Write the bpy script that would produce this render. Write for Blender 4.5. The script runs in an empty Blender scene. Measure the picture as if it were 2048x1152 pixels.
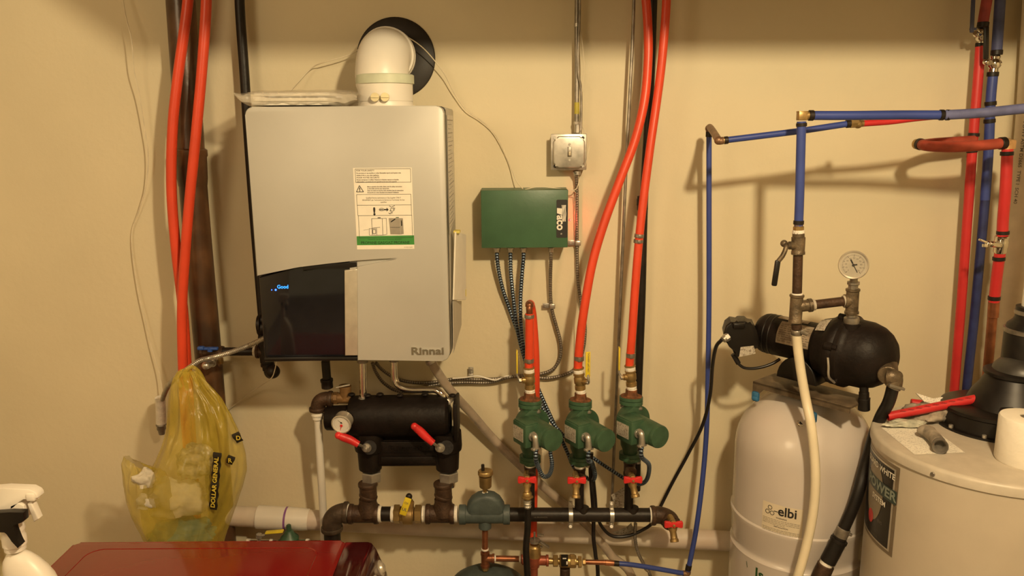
import bpy, bmesh, math, random
from mathutils import Vector, Matrix, noise
random.seed(7)
C = bpy.context.scene.collection
V = Vector
PI = math.pi
# ------------------------------------------------------------------ camera, light, exposure
FPX = 1600.0
PITCH = math.radians(11.5)
ROLL = math.radians(0.4)
CAM = V((0, -2.2, 1.75))
FW = V((0, math.cos(PITCH), -math.sin(PITCH)))
R0 = V((1, 0, 0)); U0 = V((0, math.sin(PITCH), math.cos(PITCH)))
RT = R0*math.cos(ROLL) - U0*math.sin(ROLL)
UP = U0*math.cos(ROLL) + R0*math.sin(ROLL)
cd = bpy.data.cameras.new('camera'); cam = bpy.data.objects.new('camera', cd); C.objects.link(cam)
cd.sensor_width = 36; cd.lens = 36*FPX/2048; cd.clip_start = 0.02
M = Matrix.Identity(4)
for i in range(3):
    M[i][0] = RT[i]; M[i][1] = UP[i]; M[i][2] = -FW[i]; M[i][3] = CAM[i]
cam.matrix_world = M
sc = bpy.context.scene
sc.camera = cam
sc.view_settings.view_transform = 'Standard'; sc.view_settings.look = 'None'
sc.view_settings.gamma = 1; sc.view_settings.exposure = 0.13
w = bpy.data.worlds.new('world'); sc.world = w; w.use_nodes = True
w.node_tree.nodes['Background'].inputs[0].default_value = (0.50, 0.36, 0.16, 1)
w.node_tree.nodes['Background'].inputs[1].default_value = 0.75
def lamp(name, loc, power, radius, col):
    l = bpy.data.lights.new(name, 'POINT'); l.energy = power; l.shadow_soft_size = radius; l.color = col
    o = bpy.data.objects.new(name, l); C.objects.link(o); o.location = loc
    return o
lamp('ceiling_bulb', (0.49, -1.90, 2.42), 114, 0.05, (1.0, 0.79, 0.47))
lamp('left_fill_light', (-1.30, -2.3, 2.3), 40, 0.35, (1.0, 0.76, 0.45))  # unseen soft light, added to brighten the wall at far left

# ------------------------------------------------------------------ pixel -> place helpers
def ray(x, y): return FW + RT*((x-1024)/FPX) - UP*((y-576)/FPX)
def P(x, y, d=0.0):
    r = ray(x, y); return CAM + r*((-d-CAM.y)/r.y)
def PZ(x, y, z):
    r = ray(x, y); return CAM + r*((z-CAM.z)/r.z)
def S(x, y, d=0.0):            # metres per photo pixel at that place
    return (P(x, y, d)-CAM).dot(FW)/FPX
def cv(p): return P(*p) if not isinstance(p, Vector) else p.copy()

# ------------------------------------------------------------------ materials
def lin(c): return tuple((v/12.92 if v <= .04045 else ((v+.055)/1.055)**2.4) for v in c)
MATS = {}
def mat(name, col, rough=.5, metal=0., vary=.06, scale=30., bump=0., bscale=120., col2=None, mixscale=14., thresh=None,
        alpha=1., trans=0., coat=0., spec=None, emis=None):
    """col in linear rgb"""
    m = bpy.data.materials.new(name); m.use_nodes = True; MATS[name] = m
    nt = m.node_tree; b = nt.nodes['Principled BSDF']; L = nt.links.new
    tc = nt.nodes.new('ShaderNodeTexCoord')
    n = nt.nodes.new('ShaderNodeTexNoise'); n.inputs['Scale'].default_value = scale; n.inputs['Detail'].default_value = 4
    L(tc.outputs['Object'], n.inputs['Vector'])
    cr = nt.nodes.new('ShaderNodeValToRGB')
    lo = tuple(max(0, c*(1-vary*2)) for c in col); hi = tuple(min(1, c*(1+vary*2)) for c in col)
    cr.color_ramp.elements[0].color = (*lo, 1); cr.color_ramp.elements[1].color = (*hi, 1)
    cr.color_ramp.elements[0].position = .3; cr.color_ramp.elements[1].position = .7
    L(n.outputs['Fac'], cr.inputs['Fac'])
    out = cr.outputs['Color']
    if col2:
        n2 = nt.nodes.new('ShaderNodeTexNoise'); n2.inputs['Scale'].default_value = mixscale; n2.inputs['Detail'].default_value = 6
        L(tc.outputs['Object'], n2.inputs['Vector'])
        r2 = nt.nodes.new('ShaderNodeValToRGB'); a, c_ = thresh or (.45, .6)
        r2.color_ramp.elements[0].position = a; r2.color_ramp.elements[1].position = c_
        L(n2.outputs['Fac'], r2.inputs['Fac'])
        mx = nt.nodes.new('ShaderNodeMixRGB'); L(r2.outputs['Color'], mx.inputs['Fac'])
        L(out, mx.inputs['Color1']); mx.inputs['Color2'].default_value = (*col2, 1); out = mx.outputs['Color']
    L(out, b.inputs['Base Color'])
    b.inputs['Roughness'].default_value = rough; b.inputs['Metallic'].default_value = metal
    if alpha < 1: b.inputs['Alpha'].default_value = alpha
    if trans: b.inputs['Transmission Weight'].default_value = trans
    if coat: b.inputs['Coat Weight'].default_value = coat; b.inputs['Coat Roughness'].default_value = .08
    if spec is not None: b.inputs['Specular IOR Level'].default_value = spec
    if emis: b.inputs['Emission Color'].default_value = (*emis[:3], 1); b.inputs['Emission Strength'].default_value = emis[3]
    if bump:
        n3 = nt.nodes.new('ShaderNodeTexNoise'); n3.inputs['Scale'].default_value = bscale; n3.inputs['Detail'].default_value = 5
        L(tc.outputs['Object'], n3.inputs['Vector'])
        bp = nt.nodes.new('ShaderNodeBump'); bp.inputs['Strength'].default_value = bump; bp.inputs['Distance'].default_value = .004
        L(n3.outputs['Fac'], bp.inputs['Height']); L(bp.outputs['Normal'], b.inputs['Normal'])
    return m
wallm = mat('painted_concrete', (.69, .61, .43), .75, vary=.02, scale=3, bump=.25, bscale=45)
pex_o = mat('orange_pex', (.68, .060, .020), .38, vary=.04, scale=12)
pex_r = mat('red_pex', (.52, .024, .026), .4, vary=.05, scale=12)
pex_b = mat('blue_pex', (.035, .060, .26), .4, vary=.06, scale=12)
blk = mat('black_iron', (.013, .009, .007), .45, vary=.2, scale=25, bump=.15, spec=.35)
blkp = mat('black_plastic', (.009, .007, .006), .34, vary=.1, scale=25, spec=.35)
blkg = mat('black_glass', (.006, .006, .010), .06, vary=.1, coat=.5)
foam = mat('black_foam', (.009, .006, .005), .5, vary=.25, scale=18, bump=.35, bscale=70, spec=.2)
rust = mat('brown_iron', (.062, .034, .020), .5, .35, vary=.2, scale=40, bump=.3, bscale=200)
rustf = mat('rusty_iron', (.20, .07, .025), .75, .1, vary=.3, scale=60, bump=.5, bscale=160, col2=(.10, .05, .02), mixscale=50)
iron = mat('old_iron', (.17, .13, .085), .45, .6, vary=.25, scale=40, bump=.3, bscale=200)
brass = mat('brass', (.40, .27, .11), .38, .75, vary=.12, scale=30, bump=.08)
copper = mat('copper', (.36, .14, .070), .38, .75, vary=.2, scale=22, col2=(.22, .085, .042), mixscale=14)
chrome = mat('chrome', (.75, .72, .66), .14, 1, vary=.04)
steel = mat('galvanised_steel', (.50, .47, .42), .36, .8, vary=.12, scale=40)
steeld = mat('dull_steel', (.30, .27, .23), .4, .75, vary=.15, scale=40)
grv = mat('dark_groove', (.03, .027, .024), .6, vary=.1)
bluecab = mat('blue_black_cable', (.008, .012, .022), .4, .3, vary=.4, scale=60)
bluerib = mat('bluish_steel_rib', (.16, .22, .30), .35, .6, vary=.3, scale=25)
boilerg = mat('silver_grey_paint', (.46, .45, .41), .42, .15, vary=.015, scale=8)
boilerside = mat('grey_side_paint', (.50, .47, .40), .45, .1, vary=.02)
white = mat('white_plastic', (.78, .74, .66), .38, vary=.02, scale=8)
pvcw = mat('white_pvc', (.74, .70, .62), .35, vary=.03, scale=8)
pvcd = mat('weathered_pvc', (.66, .58, .48), .45, vary=.08, scale=10, col2=(.58, .48, .40), mixscale=9)
palegreen = mat('pale_gasket', (.56, .60, .46), .5)
tape = mat('thread_tape', (.80, .76, .68), .6, vary=.05, scale=90, bump=.4, bscale=300)
paper = mat('paper', (.80, .76, .66), .8, vary=.02)
paperp = mat('printed_paper', (.78, .74, .64), .8, vary=.03, col2=(.50, .47, .42), mixscale=330, thresh=(.50, .66))
steelgr = mat('cable_groove', (.16, .13, .10), .5, .5, vary=.1)
labelp = mat('grey_label', (.46, .42, .35), .5, vary=.1, col2=(.22, .18, .14), mixscale=260, thresh=(.50, .62))
tanlabel = mat('worn_label', (.30, .24, .17), .55, vary=.15, scale=40, col2=(.13, .09, .06), mixscale=60, thresh=(.5, .7))
ink = mat('black_ink', (.02, .018, .016), .6)
inkg = mat('grey_ink', (.14, .12, .10), .6)
green = mat('label_green', (.045, .25, .045), .5)
greend = mat('dark_green_ink', (.012, .07, .015), .5)
tgreen = mat('green_enamel', (.050, .122, .062), .38, vary=.06, scale=12, bump=.05)
pgreen = mat('pump_green', (.040, .092, .050), .42, vary=.12, scale=30, bump=.15)
yel = mat('yellow_vinyl', (.72, .56, .03), .45, vary=.05)
redv = mat('red_vinyl', (.62, .025, .025), .4, vary=.08)
bluep = mat('blue_plastic', (.02, .07, .30), .4)
bluef = mat('blue_rubber', (.03, .14, .28), .55, vary=.1)
sepblue = mat('blue_grey_enamel', (.060, .080, .078), .5, vary=.12, scale=30, bump=.2)
tankm = mat('tank_enamel', (.56, .51, .47), .25, vary=.02, scale=8, coat=.2)
heatm = mat('heater_enamel', (.50, .44, .35), .42, vary=.03, scale=9, bump=.05)
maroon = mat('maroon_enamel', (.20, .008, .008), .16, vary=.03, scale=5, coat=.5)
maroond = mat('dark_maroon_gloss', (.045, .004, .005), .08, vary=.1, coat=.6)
creamh = mat('cream_hose', (.72, .64, .47), .35, vary=.04, scale=14)
rubber = mat('black_rubber', (.010, .008, .007), .42, vary=.2, scale=40, spec=.35)
cableb = mat('black_cable', (.012, .010, .010), .35)
whitecab = mat('white_wire', (.70, .62, .46), .5)
postm = mat('dark_cast_iron', (.120, .056, .024), .30, vary=.3, scale=9, col2=(.040, .020, .011), mixscale=5, thresh=(.4, .6), bump=.2, bscale=30)
ledb = mat('blue_led', (.02, .08, 1), .3, emis=(.02, .08, 1.0, 9))
ledt = mat('blue_display_text', (.02, .1, 1), .3, emis=(.03, .30, 1.0, 2.2))
ledr = mat('red_led', (1, .02, .02), .3, emis=(1, .03, .02, 5))
clearp = mat('clear_plastic_film', (.80, .74, .62), .12, alpha=.38, vary=.05)
clearv = mat('clear_vinyl_tube', (.42, .34, .26), .10, alpha=.80, vary=.1, coat=.4)
bagm = mat('yellow_bag_film', (.56, .43, .055), .25, alpha=.44, vary=.10, scale=10, bump=.8, bscale=22)
bagband = mat('black_bag_print', (.020, .016, .010), .4)
bagink = mat('yellow_bag_ink', (.62, .48, .06), .4)
teal = mat('teal_plastic', (.03, .18, .17), .4)
glove = mat('dusty_cloth', (.26, .22, .17), .85, vary=.3, scale=30, bump=.5, bscale=60)
greypl = mat('dusty_grey_plastic', (.13, .115, .095), .6, vary=.2, bump=.3)
tissue = mat('white_tissue', (.80, .75, .65), .9, vary=.02, bump=.3, bscale=90)
silverw = mat('silver_edge', (.60, .55, .46), .3, .5)
gaugew = mat('gauge_face', (.72, .69, .63), .5, vary=.02)
purple = mat('purple_primer', (.22, .08, .28), .5)
roomd = mat('brown_joist_wood', (.24, .15, .08), .8, vary=.2, scale=6)
floorm = mat('grey_concrete_floor', (.28, .24, .19), .8, vary=.1, scale=5)
bagp = mat('pale_bottle_plastic', (.55, .52, .30), .35)

# ------------------------------------------------------------------ mesh builder
def frame(dirv, upv=None):
    z = dirv.normalized(); a = upv or (V((0, 0, 1)) if abs(z.z) < .9 else V((0, 1, 0)))
    x = a.cross(z).normalized(); y = z.cross(x)
    return x, y, z
def catmull(pts, n=8):
    out = []
    Q = [pts[0]*2-pts[1]] + pts + [pts[-1]*2-pts[-2]]
    for i in range(1, len(Q)-2):
        p0, p1, p2, p3 = Q[i-1:i+3]
        for k in range(n):
            t = k/n
            out.append(.5*((2*p1)+(p2-p0)*t+(2*p0-5*p1+4*p2-p3)*t*t+(3*p1-p0-3*p2+p3)*t**3))
    out.append(pts[-1].copy()); return out
def resample(pts, step):
    L = [0]
    for a, b in zip(pts, pts[1:]): L.append(L[-1]+(b-a).length)
    n = max(2, int(L[-1]/step)+1); out = []; j = 0
    for i in range(n+1):
        s = L[-1]*i/n
        while j < len(L)-2 and L[j+1] < s: j += 1
        t = (s-L[j])/max(1e-9, L[j+1]-L[j]); out.append(pts[j].lerp(pts[j+1], min(1, t)))
    return out
class G:
    def __init__(s): s.v = []; s.f = []; s.m = []; s.pc = []
    def add(s, vs, fs, mi=0):
        o = len(s.v); s.v += [V(v) for v in vs]
        for i, f in enumerate(fs):
            s.f.append([a+o for a in f]); s.m.append(mi if isinstance(mi, int) else mi[i])
        s.pc.append((o, len(s.v), len(s.f)-len(fs), len(s.f)))
        return s
    def tube(s, pts, r, seg=12, mi=0, curve=True, step=None, cap=True, rib=None, squash=None):
        pts = [cv(p) for p in pts]
        if pts[-1].z < .42 and pts[-1].z < pts[0].z: pts.append(V((pts[-1].x, pts[-1].y, .002)))   # runs on down to the floor
        if curve and len(pts) > 2: pts = catmull(pts, 10)
        if rib:
            pts = resample(pts, rib[0]/4)
        elif step: pts = resample(pts, step)
        n = len(pts); T = []
        for i in range(n):
            a = pts[max(0, i-1)]; b = pts[min(n-1, i+1)]; T.append((b-a).normalized())
        x, y, z = frame(T[0]); vs = []; fs = []; mis = []
        for i in range(n):
            if i:
                ax = T[i-1].cross(T[i])
                if ax.length > 1e-7:
                    R = Matrix.Rotation(T[i-1].angle(T[i]), 3, ax.normalized()); x = R@x; y = R@y
            rr = r(i/(n-1)) if callable(r) else (r[0]+(r[1]-r[0])*i/(n-1) if isinstance(r, tuple) else r)
            if rib: rr *= (1, 1-rib[1]*.4, 1-rib[1], 1-rib[1]*.4)[i % 4]
            for k in range(seg):
                a = 2*PI*k/seg; vs.append(pts[i]+(x*math.cos(a)+y*math.sin(a))*rr)
        for i in range(n-1):
            for k in range(seg):
                k2 = (k+1) % seg; fs.append([i*seg+k, i*seg+k2, (i+1)*seg+k2, (i+1)*seg+k])
                mis.append(mi if not (rib and len(rib) > 2 and i % 4 in (1, 2)) else rib[2])
        if cap:
            fs.append(list(range(seg))[::-1]); fs.append([(n-1)*seg+k for k in range(seg)]); mis += [mi, mi]
        return s.add(vs, fs, mis)
    def lathe(s, p0, dirv, prof, seg=28, mi=0, up=None, rot=0):
        p0 = cv(p0); x, y, z = frame(dirv, up); vs = []; fs = []
        for t, r in prof:
            for k in range(seg):
                a = 2*PI*k/seg+rot; vs.append(p0+z*t+(x*math.cos(a)+y*math.sin(a))*max(r, 1e-5))
        n = len(prof)
        for i in range(n-1):
            for k in range(seg):
                k2 = (k+1) % seg; fs.append([i*seg+k, i*seg+k2, (i+1)*seg+k2, (i+1)*seg+k])
        if prof[0][1] > 1e-4: fs.append(list(range(seg))[::-1])
        if prof[-1][1] > 1e-4: fs.append([(n-1)*seg+k for k in range(seg)])
        return s.add(vs, fs, mi)
    def cyl(s, a, b, r, seg=24, mi=0, bev=.0, rot=0, up=None):
        a = cv(a); b = cv(b); L = (b-a).length; bev = bev or min(r, L)*.08
        return s.lathe(a, b-a, [(0, r-bev), (bev, r), (L-bev, r), (L, r-bev)], seg, mi, rot=rot, up=up)
    def hexn(s, a, b, r, mi=0, rot=0): return s.cyl(a, b, r, 6, mi, rot=rot)
    def ball(s, c, r, mi=0, seg=20, sc_=(1, 1, 1)):
        c = cv(c); x = V((1, 0, 0)); n = seg//2; vs = []; fs = []
        for i in range(n+1):
            t = PI*i/n
            for k in range(seg):
                a = 2*PI*k/seg
                vs.append(c+V((math.sin(t)*math.cos(a)*sc_[0], math.sin(t)*math.sin(a)*sc_[1], math.cos(t)*sc_[2]))*r)
        for i in range(n):
            for k in range(seg):
                k2 = (k+1) % seg; fs.append([i*seg+k, (i+1)*seg+k, (i+1)*seg+k2, i*seg+k2])
        return s.add(vs, fs, mi)
    def box(s, c, size, bev=0., basis=None, mi=0, segs=2):
        bm = bmesh.new(); bmesh.ops.create_cube(bm, size=1)
        for v in bm.verts: v.co = V((v.co.x*size[0], v.co.y*size[1], v.co.z*size[2]))
        if bev: bmesh.ops.bevel(bm, geom=bm.edges[:], offset=bev, segments=segs, affect='EDGES', profile=.5)
        bm.verts.index_update(); B = basis
        c = cv(c)
        vs = [c+(B[0]*v.co.x+B[1]*v.co.y+B[2]*v.co.z if B else v.co) for v in bm.verts]
        fs = [[v.index for v in f.verts] for f in bm.faces]; bm.free()
        return s.add(vs, fs, mi)
    def prism(s, poly, ext, bev=0., mi=0, both=False):
        """poly: list of Vectors (front face), ext: vector to the back"""
        bm = bmesh.new(); n = len(poly)
        a = [bm.verts.new(p) for p in poly]; b = [bm.verts.new(p+ext) for p in poly]
        ff = bm.faces.new(a); bm.faces.new(b[::-1])
        for i in range(n): bm.faces.new([a[i], b[i], b[(i+1) % n], a[(i+1) % n]])
        if bev:
            es = [e for e in bm.edges if (e.verts[0] in a and e.verts[1] in a) or (both and e.verts[0] in b and e.verts[1] in b)]
            bmesh.ops.bevel(bm, geom=es, offset=bev, segments=3, affect='EDGES', profile=.5)
        bmesh.ops.recalc_face_normals(bm, faces=bm.faces[:]); bm.verts.index_update()
        vs = [v.co.copy() for v in bm.verts]; fs = [[v.index for v in f.verts] for f in bm.faces]; bm.free()
        return s.add(vs, fs, mi)
    def grid(s, fn, nu, nv, mi=0):
        vs = [fn(i/nu, j/nv) for j in range(nv+1) for i in range(nu+1)]
        fs = [[j*(nu+1)+i, j*(nu+1)+i+1, (j+1)*(nu+1)+i+1, (j+1)*(nu+1)+i] for j in range(nv) for i in range(nu)]
        return s.add(vs, fs, mi)
    def text(s, body, fn, h, align='LEFT', mi=0, bold=0., xs=1., space=1.):
        cu = bpy.data.curves.new('t', 'FONT'); cu.body = body; cu.size = 1; cu.align_x = align; cu.offset = bold
        cu.resolution_u = 3; cu.space_line = space
        o = bpy.data.objects.new('t', cu); C.objects.link(o)
        bpy.context.view_layer.update()
        me = o.evaluated_get(bpy.context.evaluated_depsgraph_get()).to_mesh()
        vs = [fn(v.co.x*h*xs, v.co.y*h) for v in me.vertices]; fs = [list(p.vertices) for p in me.polygons]
        s.add(vs, fs, mi)
        o.evaluated_get(bpy.context.evaluated_depsgraph_get()).to_mesh_clear()
        bpy.data.objects.remove(o); bpy.data.curves.remove(cu); return s
    def build(s, name, mats, parent=None, ang=38, label=None):
        if parent and len(s.pc) > 1 and not any(k in name for k in ('print', 'letter', 'mark', 'text', 'scale', 'pictog', 'drawing', 'stencil', 'needle', 'sack')):
            return s.split(name, mats, parent, ang, label)
        return s._build(name, mats, parent, ang, label)
    def split(s, name, mats, parent, ang, label):
        '''pieces standing apart from each other become parts of their own'''
        pcs = s.pc; n = len(pcs); grp = list(range(n)); bbs = []
        for (v0, v1, f0, f1) in pcs:
            q = s.v[v0:v1]; bbs.append([min(p[i] for p in q)-.0012 for i in range(3)]+[max(p[i] for p in q)+.0012 for i in range(3)])
        ch = True
        while ch:
            ch = False
            for i in range(n):
                for j in range(i):
                    if grp[i] != grp[j] and all(bbs[i][k] <= bbs[j][k+3] and bbs[j][k] <= bbs[i][k+3] for k in range(3)):
                        m_ = min(grp[i], grp[j]); grp[i] = grp[j] = m_; ch = True
        best = None
        for k in sorted(set(grp)):
            h = G()
            for i in range(n):
                if grp[i] == k:
                    v0, v1, f0, f1 = pcs[i]
                    h.add(s.v[v0:v1], [[q-v0 for q in f] for f in s.f[f0:f1]], s.m[f0:f1])
            if hasattr(s, 'flat'): h.flat = s.flat
            o = h._build(name, mats, parent, ang, label); best = best or o
        return best
    def _build(s, name, mats, parent=None, ang=38, label=None):
        if not isinstance(mats, (list, tuple)): mats = [mats]
        off = V((0, 0, 0)); q = parent
        while q: off = off+q.location; q = q.parent
        me = bpy.data.meshes.new(name); me.from_pydata([tuple(v-off) for v in s.v], [], s.f)
        for m in mats: me.materials.append(m)
        me.polygons.foreach_set('material_index', s.m)
        bm = bmesh.new(); bm.from_mesh(me)
        if len(bm.faces) and not getattr(s, 'flat', False): bmesh.ops.recalc_face_normals(bm, faces=bm.faces[:])
        bm.to_mesh(me); bm.free()
        me.polygons.foreach_set('use_smooth', [True]*len(me.polygons)); me.set_sharp_from_angle(angle=math.radians(ang)); me.update()
        o = bpy.data.objects.new(name, me); C.objects.link(o)
        if parent: o.parent = parent
        if label: o['label'] = label
        return o
def thing(name, loc, label, cat, group=None):
    o = bpy.data.objects.new(name, None); C.objects.link(o); o.location = cv(loc); o.empty_display_size = .02
    return tag(o, label, cat, group)
def tag(o, label=None, cat=None, group=None, kind=None):
    if label: o['label'] = label
    if cat: o['category'] = cat
    if group: o['group'] = group
    if kind: o['kind'] = kind
    return o
def dup(root, off, label):
    r = root.copy(); C.objects.link(r); r.location = root.location+off; r['label'] = label
    def rec(a, b):
        for ch in a.children:
            c = ch.copy(); C.objects.link(c); c.parent = b; rec(ch, c)
    rec(root, r); return r
def struct(name, g, m): return tag(g.build(name, m), kind='structure')
def ring(g, p, dirv, r, w_, mi=0, seg=24):
    p = cv(p); z = dirv.normalized(); return g.lathe(p-z*w_/2, z, [(0, r*.96), (w_*.2, r), (w_*.8, r), (w_, r*.96)], seg, mi)
X = V((1, 0, 0)); Y = V((0, 1, 0)); Z = V((0, 0, 1))

# ------------------------------------------------------------------ the room
struct('wall_back', G().box(V((0, .05, 1.2)), (5.6, .1, 2.6)), wallm)
struct('wall_left', G().box(V((-2.3, -2.5, 1.2)), (.1, 5, 2.4)), wallm)
struct('wall_right', G().box(V((2.2, -2.5, 1.2)), (.1, 5, 2.4)), wallm)
struct('floor', G().box(V((0, -2.5, -.05)), (5.6, 5.2, .1)), floorm)
struct('ceiling', G().box(V((0, -2.5, 2.60)), (5.6, 5.2, .1)), roomd)
# joist above the frame whose shade falls on the top of the wall
zb = 2.14; yb = -.75
g = G().prism([V((-.90, yb-.04, 2.54)), V((-.478, yb-.04, 2.211)), V((-.38, yb-.04, zb)), V((2.1, yb-.04, zb-.01)), V((2.1, yb-.04, 2.54))], V((0, .08, 0)))
struct('trim_1', g, roomd)
# ------------------------------------------------------------------ left: cast iron drain, pex, wires
t = thing('drain_pipe', P(460, 1150, .09)*1, 'dark brown cast iron drain pipe standing behind the two orange tubes at the left', 'pipe')
g = G().tube([(357, -60, .05), (387, 380, .05), (419, 740, .05), (447, 1090, .05), (456, 1200, .05)], .036, 28)
g.build('pipe_barrel', postm, t)
g = G(); a = P(381, 300, .05); b = P(386, 372, .05); dz = (a-b)
g.lathe(b, dz, [(0, .0365), (.02, .039), (dz.length*.8, .040), (dz.length*.84, .0425), (dz.length, .0425), (dz.length+.004, .037)], 28)
g.build('hub', postm, t)
def pexpipe(name, pts, rpx, m, label, clamps=(), seg=14, group=None, cm=None):
    pts3 = [cv(p) for p in pts]
    mid = pts[len(pts)//2]
    r = rpx*((pts3[len(pts)//2]-CAM).dot(FW)/FPX)
    t = thing(name, pts3[-1], label, 'pipe', group)
    G().tube(pts3, r, seg).build('tube', m, t)
    for c in clamps:
        p = cv(c[0]); q = cv(c[1]); g = G(); g.cyl(p, q, r*1.14, 20); 
        if cm is steeld: g.box(p.lerp(q, .5)+V((0, -r*1.15, 0)), (r*.7, r*.4, (p-q).length*.9), .0006)
        g.build('clamp_ring', cm or blk, t)
    return t, r
pexpipe('heating_pipe', [(380, -60, .112), (374, 20, .112), (355, 160, .112), (345, 260, .112), (343, 380, .112), (352, 500, .112), (366, 620, .112), (374, 740, .112), (381, 850, .112), (390, 1000, .112), (402, 1170, .112)],
        9.8, pex_o, 'orange heating tube bowed furthest left, in front of the dark drain pipe', seg=16)
pexpipe('heating_pipe', [(413, -60, .139), (412, 20, .139), (403, 150, .139), (390, 290, .139), (380, 390, .139), (371, 500, .139), (364, 620, .139), (366, 740, .139), (372, 850, .139), (385, 1000, .139), (398, 1170, .139)],
        9.8, pex_o, 'straighter orange heating tube crossing in front of its neighbour above the yellow bag', seg=16)
g = G().tube([(243, -30, .03), (250, 25, .05), (263, 80, .06), (268, 140, .05), (279, 190, .04), (288, 250, .03), (296, 310, .028), (292, 370, .02), (278, 420, .012), (264, 462, .008), (265, 510, .01), (276, 580, .014), (290, 640, .018), (302, 690, .022), (318, 745, .03), (326, 790, .04)], .0016, 6)
tag(g.build('thermostat_wire', whitecab), 'thin cream wire hanging loosely down the bare wall at far left', 'wire')
g = G().tube([(574, 190, .06), (600, 160, .03), (625, 135, .02), (650, 124, .04), (700, 109, .04), (735, 86, .05), (765, 72, .055), (795, 68, .055), (818, 76, .055), (845, 95, .05), (868, 120, .04), (890, 150, .03), (908, 185, .02), (932, 220, .015), (960, 240, .012), (985, 262, .012), (1005, 295, .012), (1020, 330, .012), (1033, 362, .03), (1046, 378, .05)], .0014, 6)
tag(g.build('thermostat_wire', whitecab), 'thin white wire draped over the vent elbow and down to the green box', 'wire')
g = G().tube([(1050, 379, .06), (1075, 374, .05), (1110, 376, .04), (1140, 380, .04), (1152, 378, .04), (1160, 358, .04), (1172, 325, .05), (1178, 290, .05), (1170, 262, .04), (1160, 245, .03), (1162, 200, .035), (1168, 130, .04), (1160, 40, .03), (1160, -30, .03)], .0012, 6)
tag(g.build('thermostat_wire', whitecab), 'thin white wire running from top of the green box up beside the switch box', 'wire')
g = G().tube([(1130, 381, .05), (1150, 384, .04), (1150, 400, .02), (1150, 480, .01), (1152, 600, .01), (1150, 640, .01), (1150, 690, .01), (1151, 740, .02)], .001, 6)
tag(g.build('thermostat_wire', whitecab), 'hair thin pale wire dropping beside the armoured cable right of the green box', 'wire')
g = G().tube([(553, 724, .12), (549, 742, .14), (542, 757, .14), (520, 772, .05), (490, 793, .02), (458, 819, .01)], .0014, 6)
tag(g.build('thermostat_wire', whitecab), 'short white wire looping under the boiler and down left to the wall', 'wire')
# hanging flexible conduit with taped coupling, bag hangs from it
t = thing('flexible_conduit', (322, 868, .05), 'bright ribbed steel conduit leaving the boiler left side with the bag hung on it', 'conduit')
G().tube([(535, 672, .15), (523, 679, .15), (490, 694, .16), (450, 708, .18), (420, 716, .19), (398, 722, .22), (375, 738, .235), (350, 757, .22), (334, 776, .16), (325, 798, .08)], .0068, 12, rib=(.0042, .14)).build('armour', steel, t)
g = G(); a = P(320, 796, .07); b = P(322, 846, .05)
g.tube([a, a.lerp(b, .5)+X*.001, b], .0135, 18, step=.004)
g.build('tape_wrap', tape, t, label='white taped coupling')
G().lathe(b, P(324, 872, .05)-b, [(0, .0125), (.006, .0145), (.010, .012), (.018, .0125), (.022, .010), (.034, .008)], 20).build('connector', steeld, t)
# gas line and tee, black riser
t = thing('gas_pipe', (525, 690, .06), 'black iron gas pipe running down behind the left edge of the boiler', 'pipe')
G().tube([(478, -60, .05), (480, 20, .05), (489, 150, .05), (494, 230, .05), (506, 400, .05), (519, 560, .05), (530, 690, .05)], .0125, 20).build('pipe_barrel', blk, t)
g = G()
g.cyl(P(517, 655, .10), P(545, 655, .10), .022).cyl(P(530, 690, .08), P(531, 640, .08), .019)
g.cyl(P(530, 680, .1), P(535, 725, .1), .019)
g.cyl(P(517, 648, .1), P(524, 648, .1), .026, 20).cyl(P(524, 640, .1), P(532, 640, .1), .017)
g.build('tee', blk, t)
g = G(); g.cyl(P(515, 703, .1), P(530, 703, .1), .0165).cyl(P(513, 703, .1), P(518, 703, .1), .019)
g.build('side_branch', rust, t)
g = G(); g.cyl(P(535, 722, .1), P(538, 740, .1), .0165).cyl(P(535, 727, .1), P(535.6, 732, .1), .0185)
g.tube([P(539, 735, .1), P(541, 745, .1), P(546, 745, .12)], .0165, 20).ball(P(546, 743, .12), .019)
g.build('drip_cap', blk, t)
G().cyl(P(507, 703, .1), P(514, 703, .1), .0135).build('thread_tape', tape, t)
t = thing('gas_branch_pipe', (450, 705, .1), 'short horizontal black gas pipe between drain pipe and boiler with blue valve', 'pipe')
G().cyl(P(420, 703, .1), P(508, 703, .1), .0115, 20).build('pipe_barrel', blk, t)
g = G(); g.cyl(P(404, 703, .1), P(442, 703, .1), .0135, 20).cyl(P(440, 703, .1), P(447, 703, .1), .016, 8).cyl(P(402, 703, .1), P(408, 703, .1), .016, 8)
g.cyl(P(425, 703, .1), P(425, 694, .1), .007)
g.build('valve_body', rust, t)
g = G(); g.box(P(418, 697, .125), (.050, .012, .008), .003).cyl(P(420, 695, .125), P(420, 703, .125), .007)
g.box(P(402, 696, .127), (.018, .016, .010), .004)
g.build('valve_handle', bluep, t)
g = G(); g.cyl(P(423, 725, .14), P(430, 718, .12), .010).cyl(P(413, 731, .16), P(423, 725, .14), .0105)
g.ball(P(412, 731, .165), .011); ring(g, P(424, 725, .14), P(423, 725, .14)-P(413, 731, .16), .013, .004)
g.build('bleed_knob', steel, t)
g = G(); g.cyl(P(441, 716, .12), P(441, 727, .12), .008, 6); g.build('test_plug', brass, t)

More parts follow.
